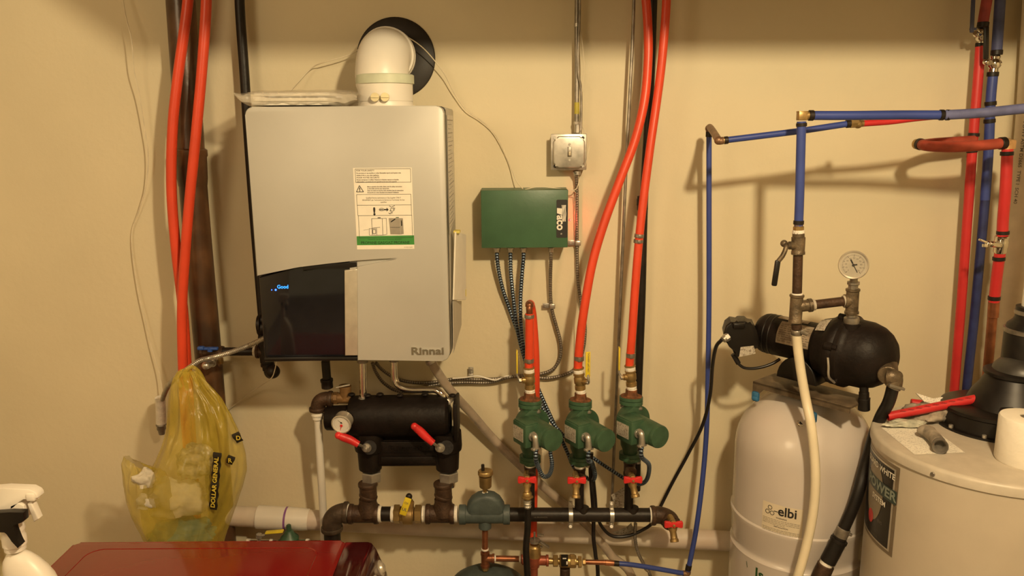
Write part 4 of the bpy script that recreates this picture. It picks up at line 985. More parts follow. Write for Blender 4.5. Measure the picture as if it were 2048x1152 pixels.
# green regulator behind the washer
t = thing('pressure_regulator', P(580, 1080, .10), 'green bell shaped pressure regulator low behind the washer with yellow lever valve', 'regulator')
rx = .10
G().lathe(P(580, 1090, rx), Z, [(0, .026), (.012, .026), (.014, .024), (.016, .0255), (.022, .0265), (.026, .0245), (.034, .016), (.044, .011), (.046, .0075), (.062, .0065), (.064, .004)], 28).cyl(P(556, 1088, rx), P(614, 1088, rx), .012, 20).build('body', pgreen, t)
g = G(); g.cyl(P(614, 1087, rx), P(655, 1087, rx), .009, 16); g.cyl(P(500, 1087, rx), P(552, 1087, rx), .009, 16); g.build('side_pipes', rust, t)
g = G()
for xx in (497, 543, 615): g.lathe(P(xx, 1087, rx)-X*.004, X, [(0, .0135), (.008, .0135)], 18)
g.build('thread_tape', tape, t)
g = G(); g.hexn(P(518, 1076, .115), P(518, 1068, .115), .009); g.cyl(P(518, 1085, .11), P(518, 1068, .11), .005); g.box(P(524, 1071, .115), (.018, .012, .004), .001); g.build('valve_stem', steel, t)
g = G(); a = P(531, 1065, .13); b = P(567, 1062, .13); dd = (b-a).normalized(); g.box(a.lerp(b, .5), ((b-a).length, .016, .005), .002, basis=(dd, Y, V((-dd.z, 0, dd.x)))); g.build('valve_lever', yel, t)
# ------------------------------------------------------------------ blue plumbing upper right
def crimp(name, g, t, m=blk): return g.build(name, m, t)
t = thing('cold_drop_pipe', P(1376, 1146, .155), 'slim blue tube dropping the full height of the wall left of the white tank', 'pipe')
G().tube([(1418, 262, .10), (1418, 400, .10), (1418, 600, .10), (1416, 740, .105), (1413, 860, .115), (1405, 960, .13), (1392, 1060, .145), (1376, 1142, .155)], .0070, 16).build('blue_tube', pex_b, t)
g = G(); g.cyl(P(1418.5, 263, .10), P(1418, 274, .10), .0088, 16); g.cyl(P(1378, 1130, .154), P(1376, 1140, .155), .0085, 16); g.build('crimp_ring', blk, t)
g = G(); g.tube([P(1418.5, 268, .10), P(1418.5, 258, .10), P(1420, 255, .11), P(1428, 266, .19), P(1436, 279, .285), P(1438, 282, .30), P(1446, 281, .30)], .0088, 16); g.ball(P(1418.5, 257, .10), .0105).ball(P(1437, 281, .30), .0100)
g.tube([P(1376, 1142, .155), P(1374, 1147, .155), P(1366, 1147, .155)], .0088, 16)
g.build('copper_offset', mat('dull_copper', (.26, .15, .085), .45, .6, vary=.2), t)
t = thing('cold_branch_pipe', P(1580, 262, .30), 'slim blue tube sloping up to the right behind the thick blue pipe', 'pipe')
G().tube([(1446, 281, .30), (1520, 272, .30), (1600, 262, .30), (1660, 253, .30), (1700, 247, .30)], .0074, 16).build('blue_tube', pex_b, t)
g = G(); g.cyl(P(1448, 281, .30), P(1456, 280, .30), .0090, 16).cyl(P(1692, 248, .30), P(1702, 247, .30), .0096, 16); g.build('crimp_ring', blk, t)
g = G(); g.cyl(P(1442, 281, .30), P(1449, 281, .30), .0078, 16); g.cyl(P(1700, 247, .30), P(1716, 246, .30), .0105, 8); g.ball(P(1716, 248, .30), .0105); g.cyl(P(1708, 246, .30), P(1712, 240, .28), .007); g.cyl(P(1716, 247, .30), P(1727, 247, .30), .0078, 12)
g.build('brass_fitting', brass, t)
G().tube([(1726, 247, .30), (1780, 243, .30), (1836, 236, .30), (1900, 230, .28), (1945, 226, .16)], .0074, 16).build('red_tube', pex_r, t, label='thin red continuation')
t = thing('cold_supply_pipe', P(1603, 330, .40), 'thick blue pipe running from right edge then turning down to the pump', 'pipe')
G().tube([(1620, 231, .40), (1700, 231, .405), (1800, 230, .41), (1890, 230, .42)], .0100, 20).build('blue_tube', pex_b, t)
G().tube([(1890, 230, .42), (1960, 226, .44), (2030, 219, .47), (2120, 210, .52)], .0105, 20).build('dusty_tube', mat('dusty_blue_pex', (.10, .11, .24), .7, vary=.15, scale=30), t, label='dustier blue stretch at the right')
G().tube([(1603, 243, .40), (1601, 320, .40), (1599, 400, .40), (1597, 452, .40)], .0100, 20).build('blue_drop', pex_b, t)
g = G(); 
for a_, b_ in (((1617, 231, .40), (1627, 231, .40)), ((1603, 246, .40), (1603, 253, .40)), ((1597.5, 441, .40), (1597, 449, .40)), ((1879, 230, .42), (1887, 230, .42)), ((1892, 230, .42), (1899, 230, .42))): g.cyl(P(*a_), P(*b_), .0116, 20)
g.build('crimp_ring', blk, t)
g = G(); g.box(P(1604, 232, .40), (.0200, .019, .019), .002); g.box(P(1604, 223.5, .40), (.0195, .019, .003), .001); g.cyl(P(1610, 231, .40), P(1618, 231, .40), .0095, 16); g.build('brass_elbow', brass, t)
# pump riser
t = thing('pump_riser', P(1592, 640, .40), 'iron riser with black lever valve and two tees leading to the gauge', 'pipe')
g = G(); g.cyl(P(1597, 453, .40), P(1597, 462, .40), .0125, 8).cyl(P(1597, 448, .40), P(1597, 455, .40), .010, 16); g.build('pex_adapter', brass, t)
g = G(); g.cyl(P(1597, 460, .40), P(1597, 467, .40), .0135, 20); g.cyl(P(1594, 586, .40), P(1594, 591, .40), .0125, 20); g.build('thread_tape', tape, t)
vv = thing('lever_valve', P(1596, 490, .40), 'dark iron ball valve with hanging black lever over the pump riser', 'valve')
g = G(); g.lathe(P(1597, 465, .40), P(1596, 513, .40)-P(1597, 465, .40), [(0, .0135), (.010, .0135), (.011, .0155), (.015, .0155), (.030, .0150), (.038, .0145), (.042, .0145), (.044, .0155), (.050, .0155), (.0505, .013)], 12)
g.lathe(P(1597, 490, .40), V((-1, -.3, 0)), [(0, .011), (.018, .0095), (.024, .0095), (.026, .006), (.030, .006)], 16)
g.build('body', iron, vv)
g = G(); ps = [P(1568, 487, .41), P(1572, 494, .42), P(1566, 510, .425), P(1557, 522, .425), P(1552, 545, .425), P(1548, 572, .425)]
g.tube(ps[:4], .0055, 12); g.ball(ps[0], .0082)
g.build('lever', iron, vv)
g = G(); a = P(1556, 520, .425); b = P(1548, 572, .425); dd = (b-a).normalized(); g.box(a.lerp(b, .5), (.0125, .009, (b-a).length), .0035, basis=(V((-dd.z, 0, dd.x)), Y, dd)); g.build('grip', rubber, vv)
G().cyl(P(1596, 510, .40), P(1594, 590, .40), .0108, 20).build('nipple', rust, t)
g = G(); g.lathe(P(1594, 589, .40), -Z, [(0, .0150), (.001, .0165), (.005, .0165), (.007, .0145), (.058, .0145), (.060, .0155), (.066, .0155), (.067, .012)], 24)
g.cyl(P(1594, 613, .40), P(1624, 610, .40), .0135, 20); g.cyl(P(1616, 611, .40), P(1624, 610, .40), .0158, 20)
g.build('lower_tee', iron, t)
g = G(); g.cyl(P(1622, 610.5, .40), P(1630, 609.5, .40), .0128, 20); g.cyl(P(1686, 602, .395), P(1693, 601, .395), .0128, 20); g.build('thread_tape', mat('dirty_tape', (.45, .40, .32), .6), t)
G().cyl(P(1625, 610, .40), P(1692, 602, .395), .0108, 20).build('cross_nipple', rust, t)
g = G(); q = P(1706, 577, .395); q2 = P(1703, 628, .395); dd = (q2-q).normalized(); L = (q2-q).length
g.lathe(q, dd, [(0, .0145), (.001, .0160), (.005, .0160), (.007, .0142), (L-.008, .0142), (L-.006, .0160), (L-.001, .0160), (L, .014)], 24); g.cyl(P(1690, 602, .395), P(1704, 602, .395), .0140, 20); g.cyl(P(1688, 602, .395), P(1694, 602, .395), .0158, 20)
g.build('gauge_tee', iron, t)
g = G(); g.lathe(P(1703, 628, .395), P(1703, 648, .395)-P(1703, 628, .395), [(0, .011), (.006, .0115), (.008, .0165), (.016, .0180), (.022, .0170), (.024, .014)], 20); g.build('bushing', steeld, t)
# pressure gauge
tg = thing('pressure_gauge', P(1709, 560, .40), 'round pressure gauge with steel rim and white dial above the black pump', 'gauge')
gc = P(1707, 530, .42); gd = V((-.42, -1, .02)).normalized()
g = G(); g.lathe(gc-gd*.026, gd, [(0, .022), (.003, .029), (.020, .029), (.021, .0325), (.028, .0325), (.030, .031), (.0285, .0285), (.027, .0282)], 44); g.build('case', silverw, tg)
G().lathe(gc+gd*.0002, gd, [(0, .0284), (.0006, .0284)], 40).build('dial', gaugew, tg)
g = G()
rt = (X-gd*X.dot(gd)).normalized(); uv = gd.cross(rt); uv = uv if uv.z > 0 else -uv
def gl(g, a0, r1, r2, w2, m_=0):
    dd = rt*math.cos(a0)+uv*math.sin(a0); nn = rt*-math.sin(a0)+uv*math.cos(a0); p = gc+gd*.0014
    g.add([p+dd*r1-nn*w2, p+dd*r2-nn*w2, p+dd*r2+nn*w2, p+dd*r1+nn*w2], [[0, 1, 2, 3]])
for k in range(41): gl(g, math.radians(-50+k*7), .0215 if k % 5 else .0195, .0245, .00035 if k % 5 else .0006)
for k in range(11):
    a0 = math.radians(230-k*28); p = gc+gd*.0014+(rt*math.cos(a0)+uv*math.sin(a0))*.0160
    g.text(str(k*10), lambda a, b: p+rt*a+uv*(b-.0015), .0048, 'CENTER')
g.build('scale', inkg, tg)
g = G(); gl(g, math.radians(-62), -.009, .019, .0009); gl(g, math.radians(118), .004, .014, .0016); gl(g, math.radians(10), -.002, .008, .0016)
g.lathe(gc+gd*.001, gd, [(0, .003), (.002, .003)], 14); g.build('needle', ink, tg)
g = G(); q = P(1708, 552, .40); g.cyl(q, P(1707, 566, .398), .0085, 16); g.lathe(P(1707, 563, .397), P(1706, 578, .396)-P(1707, 563, .397), [(0, .010), (.001, .0145), (.006, .0145), (.008, .0115), (.018, .0115)], 8); g.build('stem', steeld, tg)

# ------------------------------------------------------------------ white pressure tank
TX, TY, TR = .752, -.25, .17
t = thing('pressure_tank', V((TX, TY, 0)), 'tall off-white pressure tank standing under the black pump', 'tank')
prof = [(0, .12), (.02, .12), (.06, .13), (.12, TR), (.30, TR), (.655, TR), (.662, TR+.001), (.668, TR-.004), (.676, TR-.006), (.690, TR-.001), (.740, TR+.0005), (.748, TR+.0035), (.756, TR+.0035), (.760, TR), (.93, TR)]
for k in range(1, 13):
    a = PI/2*k/12; prof.append((.93+.155*math.sin(a), TR*math.cos(a)))
prof[-1] = (1.085, 0)
G().lathe(V((TX, TY, 0)), Z, prof, 72).build('shell', tankm, t)
def tanksurf(px_, py_, r=TR+.0006):      # picture pixel -> point on the tank side
    r0 = ray(px_, py_); o = CAM
    a = r0.x**2+r0.y**2; b = 2*((o.x-TX)*r0.x+(o.y-TY)*r0.y); c = (o.x-TX)**2+(o.y-TY)**2-r*r
    D_ = b*b-4*a*c
    s = (-b-math.sqrt(max(0, D_)))/(2*a); return o+r0*s
def cylmap(cx_, cy_, r, ang0, z0):
    return lambda a, b: V((cx_+r*math.sin(ang0+a/r), cy_-r*math.cos(ang0+a/r), z0+b))
q = tanksurf(1526, 1003); an = math.atan2(q.x-TX, -(q.y-TY)); z0 = q.z
q2 = tanksurf(1608, 1010); an2 = math.atan2(q2.x-TX, -(q2.y-TY)); wl = (an2-an)*TR; 
zl = tanksurf(1526, 1062).z; hl = z0-zl
g = G(); f = cylmap(TX, TY, TR+.0005, an, z0); g.grid(lambda u, v: f(u*wl, .004-v*(hl+.014)), 14, 2); lb = g.build('sticker', mat('aged_sticker', (.66, .58, .44), .5, vary=.02), t)
g = G(); f = cylmap(TX, TY, TR+.0011, an, z0)
g.text('elbi', lambda a, b: f(.040+a, -.022+b), .034, bold=.022, xs=.95)
for (cx_, cz_) in ((.020, -.008), (.014, -.020), (.026, -.021)):
    for k in range(14):
        a = 2*PI*k/14; b = 2*PI*(k+1)/14; r1, r2 = .0058, .0044
        g.add([f(cx_+r1*math.cos(a), cz_+r1*math.sin(a)), f(cx_+r1*math.cos(b), cz_+r1*math.sin(b)), f(cx_+r2*math.cos(b), cz_+r2*math.sin(b)), f(cx_+r2*math.cos(a), cz_+r2*math.sin(a))], [[0, 1, 2, 3]])
g.add([f(.030, -.0135), f(.040, -.0135), f(.040, -.0155), f(.030, -.0155)], [[0, 1, 2, 3]])
g.build('maker_lettering', ink, lb)
g = G()
g.text('WARNING', lambda a, b: f(wl*.5+a, -.032+b), .0055, 'CENTER', bold=.02); g.text('INSTALLATION', lambda a, b: f(wl*.5+a, -.0555+b), .005, 'CENTER', bold=.02)
random.seed(3)
for i in range(20):
    zz_ = -.0365-i*.0040-(.0085 if i > 3 else 0); w_ = wl*(.94 if i % 4 < 3 else .6)
    if zz_ < -(hl+.006): break
    x_ = .003
    while x_ < w_:
        ln = random.uniform(.003, .009); g.add([f(x_, zz_), f(min(w_, x_+ln), zz_), f(min(w_, x_+ln), zz_-.0008), f(x_, zz_-.0008)], [[0, 1, 2, 3]]); x_ += ln+.0014
g.build('small_print', inkg, lb)
q = tanksurf(1512, 1152); an3 = math.atan2(q.x-TX, -(q.y-TY)); f = cylmap(TX, TY, TR+.0010, an3, q.z-.004)
g = G(); g.text('Is', lambda a, b: f(-.004+a, b), .040, bold=.02); f2 = cylmap(TX, TY, TR+.0011, an3-.2, q.z); g.text('\\', lambda a, b: f2(a, b+.01), .022)
g.build('green_lettering', greend, t)
q = PZ(1603, 846, 1.03); 
nrm = V((0, -.55, .83)).normalized(); vp_ = V((P(1603, 846, .36)))
g = G(); g.lathe(vp_-nrm*.012, nrm, [(0, .013), (.012, .011), (.014, .009), (.008, .0065), (.004, .006)], 20); g.build('valve_rim', chrome, t)
g = G(); g.lathe(vp_-nrm*.004, nrm, [(0, .006), (.006, .005)], 16); g.build('valve_hole', ink, t)
# pump bracket with feet
ua = V((.19, -.20, 0)).normalized()   # pump axis from motor to wet end
M0 = P(1528, 656, .20); CE = P(1738, 722, .40); zc_ = (M0.z+CE.z)/2; M0.z = zc_+.004; CE.z = zc_-.002
ua = (CE-M0).normalized(); us = V((ua.y, -ua.x, 0)).normalized()  # towards lower-left/front
if us.y > 0: us = -us
t = thing('pump_bracket', V((TX, TY, 1.085)), 'flat brownish steel bracket on blue feet carrying the pump on the tank', 'bracket')
zbk = P(1510, 763, .24).z
g = G(); bca = P(1506, 762, .25); bcb = P(1650, 812, .40); bcb.z = bca.z
dd = (bcb-bca).normalized(); nn = V((-dd.y, dd.x, 0))
L = (bcb-bca).length+.06
g.prism([bca, bca+dd*L, bca+dd*L+nn*.10, bca+nn*.10], V((0, 0, -.006)), .001)
g.prism([bca+Z*-.001, bca+dd*L+Z*-.001, bca+dd*L-Z*.016, bca+dd*.03-Z*.016, bca+dd*.018-Z*.030, bca-Z*.030], nn*.004)
g.prism([bca+nn*.10-Z*.001, bca+nn*.10+dd*L-Z*.001, bca+nn*.10+dd*L-Z*.016, bca+nn*.10-Z*.03], nn*-.004)
g.build('plate', mat('dirty_steel_plate', (.13, .095, .06), .55, .3, vary=.25), t)
for q in (bca+dd*.010-Z*.028, P(1626, 826, .405)):
    g = G(); g.box(q-Z*.010, (.020, .006, .026), .005, basis=(dd, nn, Z)); g.box(q-Z*.016, (.018, .010, .012), .004, basis=(dd, nn, Z)); g.build('foot_pad', bluef, t)
# the jet pump
t = thing('jet_pump', V((CE.x, CE.y, zbk)), 'big black jet pump lying across the top of the white tank', 'pump')
Lp = (CE-M0).length
g = G(); g.lathe(M0, ua, [(-.012, .030), (-.006, .042), (.004, .049), (.012, .051), (Lp*.55, .051), (Lp*.60, .053), (Lp*.62, .053)], 44); 
g.build('motor', foam, t)
g = G()
for k in (.02, .035): g.lathe(M0+ua*k, ua, [(0, .0512), (.002, .0520), (.004, .0512)], 44)
g.build('motor_bands', blkp, t)
g = G(); g.lathe(M0+ua*Lp*.56, ua, [(0, .052), (.006, .066), (.030, .074), (.040, .082), (.048, .086), (.062, .086), (.066, .083)], 48); g.build('bracket_ring', foam, t)
cs = M0+ua*(Lp*.56+.062)
g = G(); g.lathe(cs, ua, [(0, .080), (.004, .0875), (.014, .0875), (.018, .083), (.028, .080), (.055, .079), (.078, .072), (.095, .061), (.108, .046), (.116, .028), (.119, .0)], 48)
g.ball(cs+ua*.098+us*.030-Z*.012, .013)
for k in range(6):
    a = 2*PI*k/6+.3; q = cs+(us*math.cos(a)+Z*math.sin(a))*.085; g.hexn(q-ua*.004, q+ua*.016, .007); g.cyl(q-ua*.012, q+ua*.006, .0095, 12)
g.build('wet_end', foam, t)
g = G(); q = P(1703, 646, .395); g.cyl(V((q.x, q.y, zc_+.060)), q, .020, 24); g.build('discharge_boss', foam, t)
G().tube([cs+us*.088*math.cos(.0)+Z*.0, cs+us*.090+ua*.004-Z*.02, cs+us*.088-Z*.045+ua*.006, cs+us*.07-Z*.062+ua*.012], .0028, 8).build('silver_wire', steel, t)
# suction flange
g = G(); sc0 = P(1776, 752, .48)
g.cyl(cs+ua*.09+V((.015, .01, -.012)), sc0, .022, 24); g.tube([sc0, P(1784, 753, .485), P(1789, 758, .485), P(1787, 772, .485)], .0175, 20); g.ball(P(1794, 752, .485), .0125)
g.build('suction_elbow', iron, t)
g = G(); 
q = P(1707, 790, .43); g.cyl(P(1728, 784, .42), P(1728, 800, .42), .0115, 20).cyl(P(1728, 796, .42), P(1728, 820, .42), .0135, 20).cyl(P(1728, 770, .42), P(1728, 790, .42), .010); g.build('drain_plug', rubber, t)
# pump foot (half-moon cradle)
g = G(); bq0 = M0+ua*Lp*.36
cr = []
for k in range(15):
    a = PI*k/14; cr.append(bq0+us*.046+ua*(.052*math.cos(a)+.02)+Z*(.060*math.sin(a)-.092))
g.prism(cr, -us*.085, .003); g.build('cradle', blkp, t)
# labels wrapped on the motor
def mcyl(a0, z_a, r): return lambda a, b: M0+ua*(z_a+a)+(us*math.cos(a0+b/r)+Z*math.sin(a0+b/r))*r
f = mcyl(.05, .062, .0518); g = G(); g.grid(lambda u, v: f(u*.085, v*.060-.006), 3, 14); lbl = g.build('nameplate', tanlabel, t)
f = mcyl(.05, .062, .0522); g = G()
random.seed(5)
for i in range(9):
    x_ = .004
    while x_ < .076:
        ln = random.uniform(.004, .012); z_ = i*.0055; g.add([f(x_, z_), f(x_+ln, z_), f(x_+ln, z_+.0014), f(x_, z_+.0014)], [[0, 1, 2, 3]]); x_ += ln+.003
g.build('nameplate_print', mat('faded_ink', (.10, .075, .05), .6), lbl)
f = mcyl(1.25, .045, .0518); G().grid(lambda u, v: f(u*.08, v*.02), 3, 6).build('top_label', tanlabel, t)
fr = M0+ua*(Lp*.56+.018)
g = G(); g.grid(lambda u, v: M0+ua*(Lp*.56+.008+u*.026)+(us*math.cos(.75+v*.55)+Z*math.sin(.75+v*.55))*(.0695+u*.008), 3, 10); g.build('warning_tag', labelp, t)
# pressure switch on the rear
t = thing('switch_housing', P(1480, 700, .27), 'black pressure switch cover on the motor end where the cord enters', 'switch')
pc = P(1488, 674, .225)
g = G()
o = [(1447, 668), (1452, 652), (1462, 644), (1474, 646), (1478, 643), (1492, 643), (1498, 648), (1508, 650), (1514, 662), (1522, 690), (1514, 692), (1508, 698), (1500, 708), (1474, 716), (1468, 708), (1462, 690), (1450, 684)]
g.prism([P(a, b, .27) for a, b in o], V((.012, .060, 0)), .006)
g.box(P(1474, 648, .255), (.030, .045, .014), .004)
g.build('cover', blkp, t)
g = G(); g.grid(lambda u, v: P(1481+26*u+4*v-7*v*(1-u), 694-3*u+20*v-4*u*v, .2715)+V((0, -.001, 0)), 3, 3); g.build('warning_tag', labelp, t)
g = G(); g.cyl(P(1455, 672, .27), P(1446, 680, .275), .009, 12); g.hexn(P(1457, 672, .27), P(1450, 677, .273), .0105); g.build('cord_grip', steel, t)
g = G().tube([(1468, 712, .25), (1474, 724, .25), (1487, 735, .25), (1505, 737, .25), (1525, 734, .25), (1545, 727, .25), (1560, 718, .25)], .0038, 10)
g.cyl(P(1466, 708, .25), P(1477, 727, .25), .0065, 12)
tag(g.build('pump_lead', cableb), 'short black lead looping from the switch cover under the pump motor', 'cord')
# cream hose in front of the tank
t = thing('cream_hose', P(1600, 1160, .52), 'cream rubber hose hanging from the riser in front of the white tank', 'hose')
G().tube([(1593, 668, .40), (1596, 700, .40), (1603, 750, .405), (1612, 800, .42), (1622, 850, .445), (1629, 910, .46), (1631, 960, .47), (1628, 1010, .475), (1620, 1060, .48), (1608, 1110, .485), (1592, 1165, .49), (1570, 1230, .48), V((P(1570, 1230, .48).x-.04, P(1570, 1230, .48).y, .02))], .0108, 20).build('tube', creamh, t)
g = G(); g.lathe(P(1593, 648, .40), P(1594, 661, .40)-P(1593, 648, .40), [(0, .0115), (.012, .0115), (.013, .010)], 20); g.build('barb', rust, t)
g = G(); g.lathe(P(1593.5, 660, .40), -Z, [(0, .0117), (.001, .0124), (.011, .0124), (.012, .0117)], 24); g.cyl(P(1605, 664, .41), P(1615, 668, .41), .0055, 12); g.box(P(1606, 664, .412), (.012, .006, .010), .002); g.build('hose_clamp', steeld, t)
# black suction hose
t = thing('suction_hose', P(1640, 1170, .55), 'thick black hose slanting from pump suction down between tank and water heater', 'hose')
G().tube([(1787, 770, .485), (1777, 805, .465), (1757, 845, .435), (1731, 930, .435), (1718, 980, .45), (1706, 1015, .455), (1686, 1060, .455)], .0135, 22).build('tube', rubber, t)
g = G(); g.cyl(P(1791, 766, .485), P(1786, 776, .484), .0160, 20); g.box(P(1793, 774, .50), (.036, .010, .006), .001, basis=(V((1, 0, -.3)).normalized(), Y, V((.3, 0, 1)).normalized())); g.build('hose_clamp', steeld, t)
g = G(); g.cyl(P(1688, 1056, .455), P(1680, 1074, .455), .0160, 20); g.cyl(P(1697, 1068, .47), P(1703, 1070, .47), .004, 8); g.build('lower_clamp', steeld, t)
g = G(); g.cyl(P(1680, 1072, .455), P(1676, 1083, .455), .0165, 22).cyl(P(1677, 1082, .455), P(1655, 1124, .455), .0185, 24).cyl(P(1679, 1078, .455), P(1676, 1084, .455), .020, 24)
g.build('coupling', rubber, t)
g = G(); g.cyl(P(1655, 1122, .455), P(1651, 1130, .455), .0155, 20); g.build('thread_tape', tape, t)
g = G(); g.cyl(P(1652, 1129, .455), P(1629, 1180, .455), .020, 20); g.build('lower_fitting', rust, t)
q = P(1629, 1180, .455); G().tube([P(1631, 1174, .455), q+V((-.015, 0, -.05)), V((q.x-.03, q.y, .15))], .0155, 20).build('lower_hose', rubber, t)

# ------------------------------------------------------------------ pipes at the right wall
t = thing('hot_riser_pipe', P(1907, 800, .06), 'long red tube on the wall, left of the long blue one at the right', 'pipe')
G().tube([(1984, -60, .08), (1972, 10, .08), (1966, 45, .08)], .0128, 18).build('upper_tube', mat('dusty_red_pex', (.30, .045, .040), .6, vary=.15), t)
G().tube([(1961, 92, .07), (1955, 170, .07), (1946, 280, .07), (1936, 420, .07), (1923, 600, .07), (1910, 760, .07), (1899, 900, .07)], .0122, 18).build('red_tube', pex_r, t)
g = G(); g.cyl(P(1967, 44, .08), P(1965, 56, .08), .0140, 18); g.cyl(P(1961, 86, .07), P(1960, 94, .07), .0118, 18); g.cyl(P(1948, 266, .07), P(1947, 273, .07), .0140, 18); g.cyl(P(1944, 300, .07), P(1944, 305, .07), .0135, 18); g.build('crimp_ring', blk, t)
g = G(); g.lathe(P(1964, 56, .08), P(1961, 86, .07)-P(1964, 56, .08), [(0, .009), (.004, .012), (.010, .010), (.016, .0145), (.026, .0145), (.032, .010), (.040, .012)], 12); g.ball(P(1952, 68, .10), .0075); g.cyl(P(1960, 70, .085), P(1950, 66, .105), .006, 12); g.build('valve_body', chrome, t)
g = G(); g.box(P(1945, 30, .12), (.0095, .008, .085), .003, basis=(V((1, 0, .06)).normalized(), Y, V((-.06, 0, 1)).normalized())); g.box(P(1946, 58, .12), (.016, .006, .006), .001); g.build('valve_lever', mat('dull_blue_vinyl', (.045, .05, .10), .5), t)
t = thing('cold_riser_pipe', P(1925, 800, .06), 'long blue tube on the wall between two red ones at the right', 'pipe')
G().tube([(2004, -60, .08), (1999, 20, .08), (1993, 108, .08)], .0128, 18).build('upper_tube', mat('dusty_blue_riser', (.06, .07, .17), .6, vary=.15), t)
G().tube([(1986, 148, .08), (1981, 205, .08), (1977, 300, .08), (1970, 400, .08)], .0122, 18).build('blue_tube', pex_b, t)
G().tube([(1970, 400, .08), (1963, 480, .08), (1948, 640, .08), (1935, 760, .08), (1922, 900, .08)], .0118, 18).build('lower_tube', mat('darker_blue_pex', (.018, .028, .12), .45, vary=.15), t)
g = G()
for a_, b_ in (((1994, 100, .08), (1993, 110, .08)), ((1986, 144, .08), (1985, 153, .08)), ((1981, 203, .08), (1981, 211, .08)), ((1979, 238, .08), (1979, 246, .08))): g.cyl(P(*a_), P(*b_), .0142, 18)
g.build('crimp_ring', blk, t)
g = G(); g.lathe(P(1991, 110, .08), P(1986, 145, .08)-P(1991, 110, .08), [(0, .010), (.004, .013), (.010, .011), (.016, .0155), (.028, .0155), (.034, .011), (.044, .012)], 12); g.cyl(P(1988, 127, .08), P(1972, 124, .11), .007, 12); g.ball(P(1972, 124, .11), .008); g.cyl(P(1990, 127, .08), P(2000, 128, .08), .009, 12); g.build('valve_body', chrome, t)
g = G(); g.box(P(1972, 86, .125), (.0125, .008, .080), .003, basis=(V((1, 0, .1)).normalized(), Y, V((-.1, 0, 1)).normalized())); g.build('valve_lever', blkp, t)
t = thing('hot_loop_pipe', P(1960, 800, .12), 'dusty red loop sticking out left, then bright red tube down to copper at the heater', 'pipe')
G().tube([(1948, 280, .09), (1915, 282, .10), (1870, 285, .11), (1845, 288, .13)], .0115, 18).build('back_tube', mat('dusty_pale_red', (.36, .06, .035), .55, vary=.12), t)
G().tube([(1841, 288, .21), (1850, 291, .235), (1870, 293, .24), (1910, 294, .24), (1960, 291, .235), (2000, 287, .225)], .0128, 20).build('front_tube', MATS['dusty_pale_red'], t)
g = G(); g.cyl(P(1832, 288, .20), P(1840, 288, .215), .0125, 16); g.tube([P(1846, 288, .13), P(1836, 288, .15), P(1834, 288, .20)], .0115, 14); g.build('left_elbow', brass, t)
g = G(); g.cyl(P(1838, 288, .21), P(1843, 289, .22), .0142, 18); g.cyl(P(1999, 287, .225), P(2010, 286, .222), .0150, 20); g.cyl(P(2014, 303, .22), P(2013.5, 311, .22), .0150, 20)
for a_, b_ in (((2006, 462, .215), (2005.5, 469, .215)), ((1998, 514, .21), (1997.5, 521, .21)), ((1988.5, 592, .20), (1988, 600, .20))): g.cyl(P(*a_), P(*b_), .0148, 20)
g.build('crimp_ring', blk, t)
g = G(); g.tube([P(2008, 286, .222), P(2016, 287, .22), P(2016, 294, .22), P(2015, 300, .22)], .0125, 18); g.box(P(2020, 289, .22), (.020, .022, .024), .004); g.build('corner_elbow', mat('tan_fitting', (.50, .30, .13), .4, .3), t)
G().tube([(2015, 298, .22), (2011, 380, .22), (2006, 440, .215), (2005, 472, .215)], .0130, 20).build('upper_red_tube', pex_r, t)
G().tube([(2000, 506, .21), (1994, 550, .205), (1988, 604, .20)], .0130, 20).build('lower_red_tube', pex_r, t)
g = G(); g.lathe(P(2004, 472, .215), P(1999.5, 508, .21)-P(2004, 472, .215), [(0, .0145), (.003, .0165), (.008, .0150), (.014, .0165), (.026, .0165), (.030, .0150), (.040, .0155), (.044, .013)], 14); g.cyl(P(2000, 491, .22), P(1982, 488, .255), .0075, 12); g.ball(P(1976, 487, .26), .007); g.box(P(1966, 482, .265), (.022, .006, .005), .001, basis=(V((1, 0, -.4)).normalized(), Y, V((.4, 0, 1)).normalized())); g.box(P(1970, 491, .265), (.012, .006, .008), .001)
g.build('valve_body', chrome, t)
G().tube([(1987.5, 603, .20), (1980, 690, .185), (1972, 775, .17)], .0118, 20).cyl(P(1988, 603, .20), P(1986, 634, .197), .0134, 20).build('copper_pipe', copper, t)
g = G(); g.cyl(P(1972.5, 770, .171), P(1971, 785, .17), .0150, 20); g.cyl(P(1971, 784, .17), P(1966, 838, .16), .013, 20); g.build('lower_union', silverw, t)
t = thing('plastic_stack_pipe', P(2030, 800, .06), 'wide cream plastic pipe with printed edge at the right side of the wall', 'pipe')
G().tube([(2098, -60, .065), (2078, 250, .065), (2053, 450, .065), (2030, 700, .065), (2010, 900, .065)], .054, 40).build('pipe_barrel', mat('cream_pvc', (.70, .61, .47), .45, vary=.03), t)
g = G(); aa = P(2078, 250, .065); bb = P(2053, 450, .065); dd = (bb-aa).normalized(); rr = V((1, 0, 0)); rr = (rr-dd*rr.dot(dd)).normalized(); ff = dd.cross(rr)
if ff.y > 0: ff = -ff
def pm(a_, b_): 
    th = PI-.30-b_/.054; return aa+dd*(a_-.03)+(rr*math.cos(th)+ff*math.sin(th))*.0544
g.text('PVC DWV ASTM D2665  TYPE I  SCH 40  ', pm, .0135, bold=.01); g.build('printed_marks', inkg, t)

